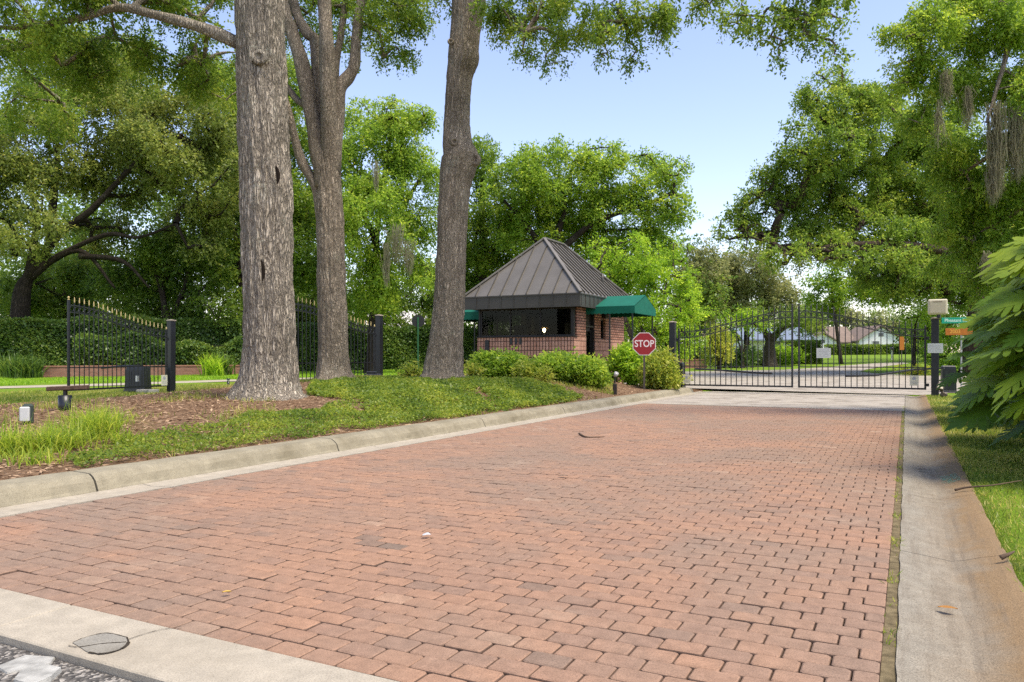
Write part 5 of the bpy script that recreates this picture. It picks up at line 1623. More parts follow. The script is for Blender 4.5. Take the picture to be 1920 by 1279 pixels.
def gate_leaf(label, hinge, ang, length, zh, zf, zb, n, finial_mat, flip=False, rail_gap=.20, bar=.025, group='wrought gate leaves', mid=None, finial_h=.17):
    """leaf swinging from hinge point along +x local; zh/zf rail heights at hinge and free end above zb"""
    o = empty('gate_leaf', hinge, ang, label, 'gate', group)
    s_ = .055
    def top(t_):
        q = max(0, min(1, (t_ - .02) / .96)); return zh + (zf - zh) * (q * q * (3 - 2 * q))
    b = MB(); b.box((0, -s_ / 2, 0), (s_, s_ / 2, zh + .06)); b.build('stile', M_black, o)
    b = MB(); b.box((length - s_, -s_ / 2, 0), (length, s_ / 2, zf + .14)); st = b.build('stile', M_black, o)
    b = MB(); b.lathe([(.030, 0), (.034, .012), (.016, .028), (.016, .04), (.034, .06), (.030, .085), (.006, .105)], 12, (length - s_ / 2, 0, zf + .141)); b.build('ball_finial', finial_mat, st, smooth=True)
    b = MB(); b.lathe([(.030, 0), (.034, .012), (.014, .03), (.026, .05), (.006, .075)], 12, (s_ / 2, 0, zh + .061)); b.build('ball_finial', finial_mat, o.children[0], smooth=True)
    xs = [s_ + (length - 2 * s_) * i / 30 for i in range(31)]
    def rail(off, name):
        b = MB(); h = .015
        V = []
        for x in xs:
            z = top(x / length) + off
            V += [(x, -.019, z - h), (x, .019, z - h), (x, .019, z + h), (x, -.019, z + h)]
        Fc = [(i * 4 + k, i * 4 + (k + 1) % 4, i * 4 + 4 + (k + 1) % 4, i * 4 + 4 + k) for i in range(30) for k in range(4)]
        b.add(V, Fc); b.build(name, M_black, o)
    rail(0, 'top_rail'); rail(-rail_gap, 'second_rail')
    b = MB(); b.box((s_, -.022, .002), (length - s_, .022, .055)); b.build('bottom_rail', M_black, o)
    b = MB(); zm = mid or .66; b.box((s_, -.017, zm - .014), (length - s_, .017, zm + .014)); b.build('middle_rail', M_black, o)
    sp = (length - 2 * s_) / (n + 1)
    rb = MB()
    finial = None
    for i in range(n):
        x = s_ + sp * (i + 1); zt = top(x / length)
        b = MB(); b.box((x - bar / 2, -bar / 2, .05), (x + bar / 2, bar / 2, zt + .09)); pk = b.build('picket', M_black, o)
        if finial is None:
            b = MB(); b.lathe([(.013, -.01), (.017, .0), (.017, .012), (.010, .02), (.019, .050), (.012, .09), (.002, finial_h * .9)], 8)
            finial = b.build('finial', finial_mat, pk, smooth=True); fo = finial
        else:
            fo = finial.copy(); COL.objects.link(fo); fo.parent = pk
        fo.location = (x, 0, zt + .09)
    for i in range(n + 1):
        x = s_ + sp * (i + .5); z = top(x / length) - rail_gap / 2
        r_ = min(sp * .40, rail_gap / 2 - .022); V = []
        rb = MB()
        rb.tube([(x + r_ * math.cos(a), 0, z + r_ * math.sin(a)) for a in [2 * math.pi * k / 14 for k in range(15)]], .009, 5, cap=False)
        rb.build('ring', M_black, o, smooth=True)
    b = MB()
    for z in (.10, zh - .30):
        b.box((-.075, -.022, z), (-.001, .022, z + .09), 0, .006)
    b.build('hinge', M_black, o)
    return o


GYL = 26.0
M_tip = simple('dark_finial', (.03, .028, .025), .4, 0, .5)
gate_leaf('closed left leaf of the arched black gate, next to the stop sign', (-6.95, GYL, .215), 0, 3.72, 1.83, 2.44, 0, 20, M_tip, mid=.665)
g2 = gate_leaf('closed right leaf of the arched black gate, carrying a white notice', (.52, GYL, .215), math.pi, 3.60, 1.79, 2.44, 0, 20, M_tip, mid=.665)
gate_post('square black gate post beside the lime bush', -7.14, GYL, 2.20, .17)
gate_post('square black gate post under the beige box', .74, 25.75, 2.27, .04)
# open leaves on the exit side
def leaf_between(label, hp, fp, zh, zf, zb, n, **k):
    v = Vector(fp) - Vector(hp); ang = math.atan2(v.y, v.x)
    return gate_leaf(label, (hp[0], hp[1], zb), ang, v.length, zh, zf, 0, n, M_gold, bar=.019, **k)
hx, fx = WX(313, 25.1), WX(127, 21.6)
leaf_between('open gate leaf with brass spikes standing alone on the left bank', hx, fx, 1.80, 2.42, .235, 21, mid=.66)
px_, py_ = WX(321, 25.4)
gate_post('square black gate post holding the leftmost open leaf', px_, py_, 2.42, float(H(px_, py_)) - .02)
hx2, fx2 = WX(703, 27.6), WX(549, 23.8)
leaf_between('open gate leaf half hidden by the forked trunk', hx2, fx2, 1.82, 2.44, .40, 21, mid=.60)
px2, py2 = WX(711, 27.9)
gate_post('square black gate post between the forked and the leaning trunk', px2, py2, 2.36, .32)


# ------------------------------------------------------------------ signs and small things
def text_obj(body, parent, size, mat, loc, rot, bold=0, sx=1, align='CENTER', name='lettering'):
    cu = bpy.data.curves.new(name, 'FONT'); cu.body = body; cu.size = size; cu.align_x = align; cu.align_y = 'CENTER'
    cu.extrude = .0015; cu.offset = bold
    tmp = bpy.data.objects.new(name + '_curve', cu); COL.objects.link(tmp)
    bpy.context.view_layer.update()
    me = bpy.data.meshes.new_from_object(tmp.evaluated_get(bpy.context.evaluated_depsgraph_get())); me.name = name
    bpy.data.objects.remove(tmp); me.materials.clear(); me.materials.append(mat)
    o = bpy.data.objects.new(name, me); COL.objects.link(o); o.parent = parent; o.location = loc; o.rotation_euler = rot; o.scale = (sx, 1, 1)
    return o


M_red = simple('sign_red', (.28, .005, .008), .45, 0, .5, .08, 3, .02)
M_signw = simple('sign_white', (.80, .70, .66), .45, 0, .5, .04, 3, .02)
M_post = simple('sign_post_brown', (.09, .075, .06), .6, .2)
sp_ = gpd(1208, 24.3)
st = empty('stop_sign', sp_, 0, 'red octagonal stop sign on a thin post before the lime bush', 'sign')
zc = CAMH + (669 - 645) / F * 24.3 - sp_[2]
R8 = 20.6 / F * 24.3 / math.cos(rad(22.5)) * 1.03
tilt = rad(8)
def octo(r, y0, y1):
    V = []
    for y in (y0, y1):
        for k in range(8):
            a = rad(22.5 + 45 * k); V.append((r * math.cos(a), y, zc + r * math.sin(a)))
    return V, [tuple(range(8)), tuple(range(15, 7, -1))] + [(k, 8 + k, 8 + (k + 1) % 8, (k + 1) % 8) for k in range(8)]
b = MB(); b.add(*octo(R8, -.034, -.030)); b.build('board', M_signw, st)
b = MB(); b.add(*octo(R8 * .945, -.036, -.0345)); b.build('red_face', M_red, st)
text_obj('STOP', st, R8 * .78, M_signw, (0, -.0375, zc), (rad(90), 0, 0), .004, .84)
b = MB(); b.box((-.03, -.029, -.2), (.03, .012, zc + R8 * .9 + .09)); b.build('post', M_post, st)
st.rotation_euler = (0, 0, TH * .55)

# round sign seen from behind on a green post
rp = gpd(784, 30)
rs_ = empty('round_sign', rp, TH, 'dark round sign seen from behind on a green post', 'sign')
zc2 = CAMH + (669 - 602) / F * 30 - rp[2]
b = MB(); b.tube([(0, -.01, zc2), (0, .01, zc2)], .25, 24); b.build('disc', simple('sign_back_dark', (.02, .022, .02), .6), rs_)
b = MB(); b.box((-.03, -.04, -.2), (.03, -.012, zc2 + .15)); b.build('post', simple('green_post', (.02, .11, .04), .5), rs_)

M_print = simple('faded_print', (.38, .38, .40), .7, 0, .2, .1)


def notice(label, parentless_loc, rz, w_, h_, lines, face=M_white, emblem=False, name='notice', group=None, symbol=None):
    o = empty(name, parentless_loc, rz, label, 'sign', group)
    b = MB(); b.box((-w_ / 2, -.004, -h_ / 2), (w_ / 2, .004, h_ / 2)); b.build('board', face, o)
    b = MB()
    if emblem:
        b.tube([(0, -.0045, h_ * .2), (0, -.0055, h_ * .2)], w_ * .22, 16)
    for i in range(lines):
        z = h_ * (.32 - .62 * i / max(1, lines - 1)) if not emblem else -h_ * (.12 + .28 * i / max(1, lines))
        ww = w_ * (.36 + .06 * math.sin(i * 2.3))
        n = 9; x = -ww
        while x < ww:
            l_ = w_ * (.03 + .04 * abs(math.sin(x * 91 + i))); b.box((x, -.0056, z - h_ * .018), (min(ww, x + l_), -.0044, z + h_ * .018)); x += l_ + w_ * .018
    b.build('lettering', M_print, o)
    return o


def at_px(px, py, d): p = W(px, py, d); return (p.x, p.y, p.z)
# white notice on the right gate leaf
x1 = -3.08 + .86
notice('white printed notice fixed to the bars of the right gate leaf', (WX(1544, 24.1)[0], GYL - .045, CAMH + 7 / F * 24.2), 0, .42, .31, 5, group='white printed notices')
notice('white printed notice strapped to the gate post under the beige box', (.745, 25.635, CAMH + 16 / F * 22.6), 0, .40, .28, 5, group='white printed notices')
WN = 'small cream warning plates on the gates'
M_cream = simple('cream_plate', (.66, .62, .46), .6, 0, .3, .05)
pn = at_px(308, 713, 24.9); notice('small cream warning plate on the open left leaf', pn, math.atan2(hx[1] - fx[1], hx[0] - fx[0]) , .26, .34, 3, M_cream, True, group=WN)
notice('small cream warning plate low on the right gate leaf near its hinge', (.20, GYL - .04, .49), 0, .24, .30, 3, M_cream, True, group=WN)
notice('small cream warning plate low on the left gate leaf near its hinge', (-6.66, GYL - .04, .44), 0, .24, .30, 3, M_cream, True, group=WN)

# beige entry box on its own black pole
bx_ = empty('entry_box', (.80, 25.55, .04), 0, 'beige square control box on a black pole above the right gate post', 'control box')
zb0, zb1 = CAMH + (669 - 590) / F * 22.4 - .04, CAMH + (669 - 561.5) / F * 22.4 - .04
b = MB(); b.box((-.25, -.10, zb0), (.25, .10, zb1), 0, .03); b.build('housing', M_beige, bx_)
b = MB(); b.box((-.20, -.112, zb0 + .04), (.20, -.101, zb1 - .05), 0, .008); b.build('cover_panel', simple('beige_cover', (.50, .43, .30), .55, 0, .4, .05), bx_)
b = MB()
for i in range(9):
    b.box((-.12 + i * .027, -.1155, zb1 - .085), (-.12 + i * .027 + .02, -.1125, zb1 - .062))
b.build('lettering', simple('brown_print', (.17, .11, .06), .7), bx_)
b = MB(); b.tube([(.03, .02, 2.30), (.03, .02, zb0 + .02)], .055, 12); b.box((-.0, .0, 2.28), (.06, .04, 2.32)); b.build('pole', M_black, bx_)

# street name sign with orange plate
ss = empty('street_sign', (WX(1797, 29)[0], WX(1797, 29)[1], 0.05), TH * .3, 'green street name blade above an orange plate behind the gate post', 'sign')
z0s = CAMH + (669 - 603) / F * 29
b = MB(); b.box((-.56, -.008, z0s - .115), (.56, .008, z0s + .105), 0, .004); gb = b.build('name_blade', simple('street_sign_green', (.004, .30, .17), .5, 0, .4, .06), ss)
text_obj('Pheasant Run', ss, .17, simple('sign_lettering', (.55, .75, .62), .5), (-.04, -.0095, z0s - .005), (rad(90), 0, 0), .003, .92)
b = MB(); b.box((.0, -.03, z0s - .31), (.20, -.012, z0s - .118)); b.build('small_plate', simple('pale_green_plate', (.42, .52, .38), .6), ss)
b = MB(); b.box((-.44, -.05, z0s - .56), (.46, -.03, z0s - .30), 0, .004); b.build('orange_plate', simple('orange_plate', (.42, .135, .012), .6), ss)
text_obj('2003', ss, .20, simple('orange_plate_print', (.70, .36, .05), .6), (-.12, -.0515, z0s - .43), (rad(90), 0, 0), .004, .9)
b = MB(); b.tube([(.1, .03, -.1), (.1, .03, z0s + .05)], .03, 10); b.build('post', simple('galvanised_post', (.35, .36, .34), .5, .5), ss)
# tall orange sign seen through the gate, far off
os_ = empty('road_sign', gpd(1691, 58), TH, 'narrow orange road sign beyond the right gate leaf', 'sign')
b = MB(); q = .30
zo = CAMH + (669 - 645) / F * 58 - os_.location.z
b.box((-.17, -.01, zo - .45), (.17, .01, zo + .55)); b.build('board', simple('orange_plate', (.42, .135, .012), .6), os_)
b = MB(); b.box((-.03, .012, -.1), (.03, .05, zo)); b.build('post', M_post, os_)


# gate operators
def operator_box(label, c, rz, w_, dp, h, taper=.12, lab=True, lean=0):
    o = empty('gate_operator', c, rz, label, 'gate motor', 'black gate motors beside the posts')
    b = MB(); t_ = 1 - taper
    def ring(z, s): return [(-w_ / 2 * s, -dp / 2 * s, z), (w_ / 2 * s, -dp / 2 * s, z), (w_ / 2 * s, dp / 2 * s, z), (-w_ / 2 * s, dp / 2 * s, z)]
    V = ring(0, 1) + ring(h * .86, t_) + ring(h * .96, t_ * .96) + ring(h, t_ * .80)
    b.add(V, [(3, 2, 1, 0), (12, 13, 14, 15)] + [(r_ * 4 + k, r_ * 4 + (k + 1) % 4, r_ * 4 + 4 + (k + 1) % 4, r_ * 4 + 4 + k) for r_ in range(3) for k in range(4)])
    b.build('cover', M_black, o)
    b = MB()
    for x in (-.30, -.18, .32):
        b.box((x * w_ - .008, -dp / 2 - .004, .02), (x * w_ + .008, -dp / 2 * .9 - .001, h * .8))
    b.box((-w_ / 2 - .02, -dp / 2 - .02, -.03), (w_ / 2 + .02, dp / 2 + .02, .03), 0, .008)
    b.build('base_flange', simple('dark_grey_plastic', (.045, .05, .052), .5), o)
    if lab:
        b = MB(); b.box((.06 * w_, -dp / 2 - .006, h * .38), (.22 * w_, -dp / 2 * .93 - .001, h * .62)); b.build('sticker', M_white, o)
    return o


q1 = gpd(259, 25.2)
op1 = operator_box('black gate motor cabinet with white sticker behind the open left leaf', (q1[0], q1[1], q1[2] + .10), TH, .66, .5, .78)
b = MB(); b.tube([(-.05, -.05, .80), (-.45, -.1, .80), (-1.15, -.12, .73)], .03, 8); b.box((-.06, -.1, .76), (.12, .1, .84)); b.build('swing_arm', M_black, op1)
b = MB(); b.box((-.45, -.35, -.25), (.05, .25, -.035), 0, .02)
pd = empty('concrete_pad', gpd(277, 24.6), TH, 'pale concrete block lying beside the gate motor cabinet', 'concrete block')
b = MB(); b.box((-.28, -.2, -.06), (.28, .2, .15), 0, .02); b.build('block', M_greyc, pd)
q2 = gpd(690, 26.6)
op2 = empty('gate_operator', (q2[0], q2[1], .36), TH, 'low black gate motor lying at the foot of the post by the forked trunk', 'gate motor', 'black gate motors beside the posts')
b = MB(); b.box((-.1, -.2, 0), (.47, .2, .26), 0, .04); b.box((-.05, -.15, .262), (.3, .15, .34), 0, .03); b.build('cover', M_black, op2)
b = MB(); b.tube([(-.40, -.05, .12), (-.09, -.05, .12)], [.085, .10], 14); b.build('motor', M_black, op2, smooth=True)
b = MB(); b.box((.10, -.206, .02), (.19, -.2005, .13)); b.build('sticker', M_white, op2)
q3 = WX(1779, 25.0)
operator_box('black gate motor cabinet beside the post under the beige box', (q3[0], q3[1] + .3, .06), .1, .42, .4, .85, .06, False)
q4 = WX(1274, 27.2)
operator_box('grey black gate motor behind the hinge of the left gate leaf', (q4[0], q4[1], .05), 0, .34, .4, .95, .08, False)
# swing arms of the closed gate
for lab, pts in (('dark steel swing arm reaching from the right gate motor', [(1.0, 26.4, .86), (.2, 27.2, .80), (-.9, 26.5, .62), (-1.7, 26.1, .60)]), ('dark steel swing arm behind the left gate leaf', [(-6.6, 27.0, .78), (-5.6, 27.1, .72), (-4.4, 26.5, .66), (-3.9, 26.1, .66)])):
    o = empty('swing_arm', (pts[0][0], pts[0][1], pts[0][2]), 0, lab, 'gate arm', 'swing arms of the closed gate')
    b = MB(); b.tube([tuple(Vector(p) - Vector(pts[0])) for p in pts[:2]], .028, 8); b.build('crank', M_black, o)
    b = MB(); b.tube([tuple(Vector(p) - Vector(pts[0])) for p in pts[1:]], .035, 8); b.build('rod', M_black, o)

# lights and stubs
def gpo(px, py): p = gp(px, py); return (p.x, p.y, p.z)
c = gpo(46, 797)
wb = empty('landscape_light', c, TH + .25, 'small white box light facing the drive among lime grass', 'light')
b = MB(); b.box((-.065, -.03, .05), (.065, .04, .27), 0, .015); b.build('lens', M_white, wb)
b = MB(); b.box((-.055, .042, .0), (.09, .14, .31), 0, .03); b.build('housing', simple('dull_green_black', (.03, .045, .035), .6), wb)
c = gpo(428, 724)
bl = empty('bollard_light', c, TH, 'little black path light with white cap left of the broad trunk', 'light')
b = MB(); b.cyl((0, 0), .05, -.1, .20, 14); b.build('base', M_black, bl, smooth=True)
b = MB(); b.cyl((0, 0), .055, .201, .27, 14); b.build('lens', M_white, bl, smooth=True)
b = MB(); b.cyl((0, 0), .075, .271, .31, 14); b.build('cap', M_black, bl, smooth=True)
c = gpo(1153, 740)
bo = empty('bollard_light', c, .3, 'short dark stub light with pale head at the kerb by the awning posts', 'light')
b = MB(); b.box((-.055, -.055, -.1), (.055, .055, .30), 0, .01); b.build('base', simple('stub_brown_black', (.022, .014, .010), .6), bo)
b = MB(); b.tube([(0, 0, .30), (.0, .0, .44), (.03, -.01, .50)], .018, 8); b.build('stem', M_black, bo)
b = MB(); b.tube([(.0, .03, .50), (.05, -.02, .60)], [.05, .065], 12); b.build('head', simple('pale_lamp_head', (.45, .43, .40), .5, .3), bo, smooth=True)
# flood light at the right post
c = gpo(1768, 747)
fl = empty('flood_light', c, .2, 'small bronze flood light tilted up at the foot of the right gate post', 'light')
b = MB(); b.tube([(.02, 0, -.1), (.0, 0, .14), (-.02, 0, .22)], .035, 10); b.obox((.02, 0, .10), (.17, .10, .14), Matrix.Rotation(.5, 3, 'Y'), 0, .02); b.build('bracket', simple('bronze_metal', (.09, .07, .05), .5, .3), fl)
b = MB(); R_ = Matrix.Rotation(-.5, 3, 'X') @ Matrix.Rotation(.35, 3, 'Y'); b.obox((-.07, -.02, .33), (.19, .10, .22), R_, 0, .02); b.build('housing', simple('bronze_metal', (.09, .07, .05), .5, .3), fl)
b = MB(); b.obox(tuple(Vector((-.07, -.02, .33)) + R_ @ Vector((0, -.052, 0))), (.13, .006, .15), R_); b.build('lens', M_beige, fl)
# timber on a black stub, far left
c = gpo(122, 770)
tb = empty('timber_stub', c, TH, 'weathered plank resting on a short black pipe stub at the left', 'stub')
b = MB(); b.cyl((0, 0), .11, -.1, .27, 16); b.build('pipe', M_black, tb, smooth=True)
b = MB(); b.box((-.02, -.03, .27), (.03, .03, .362)); b.build('pin', M_black, tb)
b = MB(); b.obox((.05, 0, .40), (.66, .16, .075), Matrix.Rotation(-.04, 3, 'Y') @ Matrix.Rotation(.15, 3, 'Z'), 0, .012); b.build('plank', simple('weathered_brown_timber', (.085, .055, .038), .85, 0, .2, .4, 14, .5), tb)

# ------------------------------------------------------------------ low brick walls, houses
M_redbrick = brick_wall_mat('planter_brick', c1=(.22, .10, .07), c2=(.30, .15, .11), joint_col=(.22, .18, .14))
def low_wall(label, A, B, h, th=.3):
    v = Vector(B) - Vector(A); o = empty('brick_wall', (A[0], A[1], float(H(A[0], A[1]))), math.atan2(v.y, v.x), label, 'wall', 'low brick walls')
    L = v.length
    b = MB(); b.box((0, 0, -.5), (L, th, h)); b.build('wall', M_redbrick, o)
    b = MB(); b.box((-.03, -.03, h + .002), (L + .03, th + .03, h + .085), 0, .01); b.build('coping', simple('brick_coping', (.26, .13, .09), .9, 0, .2, .25, 10, .3), o)
    return o
low_wall('low brown brick planter wall below the long hedge', WX(80, 42), WX(458, 47), .62)
low_wall('low red brick wall across the road behind the left gate leaf', WX(1236, 55), WX(1326, 57), .62)
ms = low_wall('mulched raised bed edge behind the round sign', WX(700, 56), WX(880, 60), .22)


def house(label, c, rz, wings, mats):
    """wings: (x0,y0,x1,y1,eave,ridge,axis)"""
    o = empty('house', c, rz, label, 'house')
    for x0, y0, x1, y1, ze, zr, ax in wings:
        b = MB()
        if ax == 'y':   # gable faces -y
            xm = (x0 + x1) / 2
            V = [(x0, y0, -.6), (x1, y0, -.6), (x1, y0, ze), (xm, y0, zr), (x0, y0, ze), (x0, y1, -.6), (x1, y1, -.6), (x1, y1, ze), (xm, y1, zr), (x0, y1, ze)]
            b.add(V, [(0, 1, 2, 3, 4), (9, 8, 7, 6, 5), (1, 6, 7, 2), (5, 0, 4, 9)])
            w_ = b.build('wall', mats[0], o)
            b = MB()
            for sg in (-1, 1):
                xe = xm + sg * ((x1 - x0) / 2 + .5); zl = ze - .5 * (zr - ze) / ((x1 - x0) / 2)
                V = [(xe, y0 - .4, zl + .03), (xm, y0 - .4, zr + .03), (xm, y1, zr + .03), (xe, y1, zl + .03), (xe, y0 - .4, zl + .2), (xm, y0 - .4, zr + .22), (xm, y1, zr + .22), (xe, y1, zl + .2)]
                b.add(V, [(3, 2, 1, 0), (4, 5, 6, 7), (0, 1, 5, 4), (2, 3, 7, 6), (3, 0, 4, 7)])
            b.build('roof', mats[1], o)
            b = MB(); b.box((xm - .35, y0 - .03, zr - 1.45), (xm + .35, y0 - .004, zr - .95)); b.build('gable_vent', mats[2], w_)
            b = MB(); b.box((xm - 1.3, y0 - .05, .9), (xm - .2, y0 - .004, 1.9), 0, .01); f_ = b.build('window', mats[3], w_)
            b = MB(); b.box((xm - 1.2, y0 - .06, 1.0), (xm - .3, y0 - .051, 1.8)); b.build('pane', mats[2], f_)
        else:
            ym = (y0 + y1) / 2
            b.box((x0, y0, -.6), (x1, y1, ze)); w_ = b.build('wall', mats[0], o)
            b = MB()
            V = [(x0 - .3, y0 - .6, ze - .05), (x1 + .3, y0 - .6, ze - .05), (x1 + .3, ym, zr), (x0 - .3, ym, zr), (x1 + .3, y1 + .6, ze - .05), (x0 - .3, y1 + .6, ze - .05)]
            V2 = [(v[0], v[1], v[2] + .18) for v in V]
            b.add(V + V2, [(3, 2, 1, 0), (5, 4, 2, 3), (6, 7, 8, 9), (9, 8, 10, 11), (0, 1, 7, 6), (4, 5, 11, 10), (1, 2, 8, 7), (2, 4, 10, 8), (0, 6, 9, 3), (3, 9, 11, 5)])
            b.build('roof', mats[1], o)
            n = max(1, int((x1 - x0) / 5))
            for i in range(n):
                xc = x0 + (x1 - x0) * (i + .5) / n
                b = MB(); b.box((xc - .7, y0 - .05, .8), (xc + .7, y0 - .004, 2.0), 0, .01); f_ = b.build('window', mats[3], w_)
                b = MB(); b.box((xc - .6, y0 - .06, .9), (xc + .6, y0 - .051, 1.9)); b.build('pane', mats[2], f_)
    return o


M_hw = simple('white_house_paint', (.78, .77, .76), .7, 0, .3, .04)
M_hr = simple('taupe_shingle_roof', (.21, .16, .125), .9, 0, .2, .2, 3, .3)
M_hp = simple('house_window_dark', (.10, .11, .12), .2, 0, .5)
M_hf = simple('house_trim', (.60, .60, .58), .6)
hc = gpd(1612, 112)
sc = 112 / F
hc = gpd(1605, 112)
house('white gabled house with taupe roof beyond the gate', hc, TH * .9, [(-6.9, 0, -2.7, 9, 1.75, 3.0, 'y'), (-2.68, 1.6, .28, 9, 1.6, 3.95, 'x'), (.3, -.4, 6.5, 9, 2.0, 3.95, 'y')], (M_hw, M_hr, M_hp, M_hf))
house('pale house with grey roof half hidden behind the stout lawn oak', gpd(1462, 96), TH, [(-4.5, 0, 4.2, 7, 2.0, 3.6, 'x')], (M_hw, simple('slate_blue_roof', (.16, .20, .27), .8), M_hp, M_hf))
house('low white building showing through the trees left of the stout lawn oak', gpd(1395, 104), TH, [(-5, 0, 5, 7, 1.9, 3.2, 'x')], (M_hw, M_hr, M_hp, M_hf))
house('house with pale roof peeking over the hedge left of the leaning trunk', gpd(715, 70), TH, [(-3.5, 0, 3.6, 7, 3.0, 5.0, 'x')], (M_hw, simple('pale_grey_roof', (.55, .53, .50), .8), M_hp, M_hf))
house('grey shed behind the low red brick wall', gpd(1318, 68), TH, [(-1.6, 0, 1.4, 3, 1.5, 2.1, 'x')], (M_greyc, simple('shed_roof', (.50, .46, .40), .8), M_hp, M_hf))

# small things on the lawn and the drive
mb_ = empty('mailbox', gpd(1672, 76), TH, 'small mailbox on a white post beside the far road', 'mailbox')
b = MB(); b.box((-.05, -.05, -.1), (.05, .05, 1.0)); b.build('post', M_white, mb_)
b = MB(); b.box((-.12, -.25, 1.0), (.12, .25, 1.24), 0, .05); b.build('box', M_black, mb_)
M_twig = simple('dry_twig', (.10, .065, .04), .9)
def twig(label, pts, r=.008):
    o = empty('fallen_twig', pts[0], 0, label, 'twig', 'fallen twigs')
    b = MB(); b.tube(catmull([tuple(Vector(p) - Vector(pts[0])) for p in pts], 4), [r * (1.3 - .9 * i / (4 * (len(pts) - 1))) for i in range(4 * (len(pts) - 1) + 1)], 6); b.build('stick', M_twig, o, smooth=True)
def rp_(px, py, z=.02):
    d = F * (CAMH - z) / (py - HY); p = W(px, py, d); return (p.x, p.y, z)
twig('thin curved twig lying on the bricks far up the drive', [rp_(1086, 813, .03), rp_(1098, 819, .02), rp_(1115, 819.5, .018), rp_(1134, 819, .03)], .012)
twig('long pale twig reaching from the gutter into the grass', [rp_(1790, 919, .03), rp_(1812, 914, .06), rp_(1860, 910, .10), rp_(1915, 901, .13)], .009)
twig('short broken twig on the grass edge at the lower right', [rp_(1876, 1046, .06), rp_(1890, 1040, .08), rp_(1902, 1034, .09)], .012)
M_dry = simple('dry_leaf_orange', (.34, .16, .04), .8, 0, .2, .3)
def dleaf(label, px, py, L, mat, z=.012, ang=0):
    c = rp_(px, py, z); o = empty('fallen_leaf', c, ang, label, 'leaf', 'fallen leaves on the drive')
    b = MB(); n = 6; V = []
    for i in range(n + 1):
        t_ = i / n; w_ = L * .22 * math.sin(math.pi * t_) ** .8 + .001
        x = L * (t_ - .5); z_ = .004 * math.sin(3 * t_) + .003
        V += [(x, -w_, z_ + .004), (x, 0, z_), (x, w_, z_ + .004)]
    Fc = [(i * 3 + k, i * 3 + 3 + k, i * 3 + 4 + k, i * 3 + 1 + k) for i in range(n) for k in range(2)]
    b.add(V, Fc); b.build('blade', mat, o, smooth=True)
dleaf('orange dry leaf lying in the right gutter', 1777, 1142, .085, M_dry, -.0, .1)
dleaf('tiny yellow leaf on the bricks at the lower left', 425, 1112, .045, simple('dry_leaf_yellow', (.5, .33, .06), .8), .01, .8)
dleaf('brown curled leaf on the bricks beyond the middle of the drive', 1056, 893, .10, simple('dry_leaf_brown', (.12, .09, .06), .8), .012, .5)
dleaf('dark leaf lying in the gutter beside the green paint mark', 1729, 881, .09, M_twig, .0, .4)
# litter and painted kerb mark
lt = empty('litter', rp_(800, 1003, .012), .6, 'crumpled pale scrap of litter in the middle of the bricks', 'litter')
b = MB(); b.add([(-.03, -.012, 0), (.006, -.024, .008), (.03, 0, .002), (.012, .018, .012), (-.024, .018, .003), (0, 0, .016)], [(0, 1, 5), (1, 2, 5), (2, 3, 5), (3, 4, 5), (4, 0, 5)]); b.build('scrap', simple('litter_pale', (.45, .47, .48), .6), lt)
# broken white kerb stones at the lower left corner
for i, (lab, pts, h) in enumerate((('larger broken white painted slab on the street at the lower left', [(-8, 1250), (48, 1228), (104, 1232), (96, 1244), (40, 1257), (12, 1262)], .008), ('loose white painted chunk in the lower left corner', [(24, 1282), (40, 1262), (75, 1250), (116, 1258), (96, 1276), (60, 1292)], .022))):
    P = [Vector(rp_(px, py, -.03)) for px, py in pts]
    c = sum(P, Vector()) / len(P)
    o = empty('broken_slab', (c.x, c.y, -.036), 0, lab, 'slab', 'broken white slabs')
    b = MB(); n = len(P); V = [(p.x - c.x, p.y - c.y, 0) for p in P] + [((p.x - c.x) * .96, (p.y - c.y) * .96, h) for p in P]
    b.add(V, [tuple(range(n, 2 * n)) if True else (), tuple(range(n - 1, -1, -1))] + [(k, (k + 1) % n, n + (k + 1) % n, n + k) for k in range(n)])
    b.build('block', simple('chipped_white_paint', (.34, .335, .30), .85, 0, .2, .35, 16, .5), o)

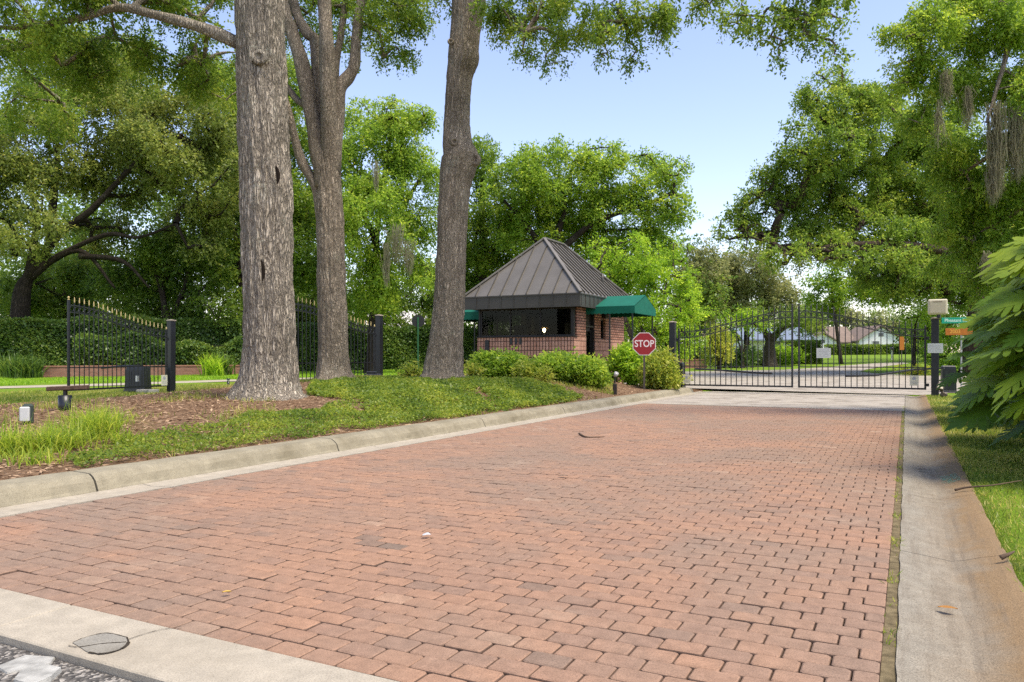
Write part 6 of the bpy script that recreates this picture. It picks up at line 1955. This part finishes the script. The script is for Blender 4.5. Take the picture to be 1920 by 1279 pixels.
# worn patch and cracks in the threshold band
M_crack = simple('crack_dirt', (.045, .036, .026), .95, 0, .1, .4, 30, .3)
M_patch = concrete('grey_patch_mortar', (.27, .255, .215), (.16, .14, .10), .5, .4)
rs = random.Random(4)
P = [Vector(rp_(px, py, 0)) for px, py in ((136, 1206), (160, 1196), (200, 1188), (238, 1196), (240, 1208), (222, 1220), (190, 1227), (166, 1224), (150, 1214))]
c = sum(P, Vector()) / len(P)
b = MB(); Q = catmull(P + [P[0]], 3); n = len(Q)
b.add([(q[0], q[1], .0022) for q in Q[:-1]], [tuple(range(n - 1))])
tag(b.build('patch', M_patch), 'worn grey patch in the pale concrete band', 'paving', kind='structure')
b = MB()
def crackline(pts, w=.004):
    pts = catmull(pts, 4)
    for a, e in zip(pts[:-1], pts[1:]):
        a = Vector(a); e = Vector(e); d = (e - a).normalized(); s_ = Vector((-d.y, d.x, 0)) * w * rs.uniform(.4, 1.3)
        b.add([(a.x - s_.x, a.y - s_.y, .0034), (a.x + s_.x, a.y + s_.y, .0034), (e.x + s_.x, e.y + s_.y, .0034), (e.x - s_.x, e.y - s_.y, .0034)], [(0, 3, 2, 1)])
crackline([tuple(q) for q in P[:4]], .0028); crackline([tuple(q) for q in P[3:8]], .006)
crackline([rp_(128, 1212, 0), rp_(150, 1214, 0), rp_(190, 1208, 0), rp_(236, 1205, 0)], .003)
crackline([rp_(240, 1200, 0), rp_(270, 1190, 0), rp_(300, 1182, 0), rp_(340, 1176, 0)], .0025)
tag(b.build('crack', M_crack), 'thin dark cracks in the pale concrete band', 'paving', kind='structure')

# faded green paint mark on the right gutter
tg = NT('faded_green_paint'); vv = tg.coords(); nn_ = tg.noise(vv, 26, 6, .75)
rr_ = tg.ramp(nn_, 'Fac', [(.44, (0, 0, 0)), (.62, (.75, .75, .75))])
bs_ = tg.n('ShaderNodeBsdfPrincipled'); bs_.inputs['Base Color'].default_value = (.10, .26, .17, 1); bs_.inputs['Roughness'].default_value = .8
tp_ = tg.n('ShaderNodeBsdfTransparent'); mx_ = tg.n('ShaderNodeMixShader')
tg.l(rr_, 'Color', mx_, 0); tg.l(tp_, 'BSDF', mx_, 1); tg.l(bs_, 'BSDF', mx_, 2); tg.l(mx_, 'Shader', tg.out, 'Surface')
b = MB(); pr = [(.29, -.014), (.35, .002), (.40, .017), (.45, .030)]; V = []
for y in (8.42, 8.62, 8.90):
    V += [(x + .02 * math.sin(y * 9), y + .05 * math.sin(x * 30), z) for x, z in pr]
b.add(V, [(j * 4 + i, j * 4 + i + 1, j * 4 + 5 + i, j * 4 + 4 + i) for j in range(2) for i in range(3)])
tag(b.build('paint_mark', tg.m), 'faded green paint mark on the right gutter', 'paving', kind='structure')
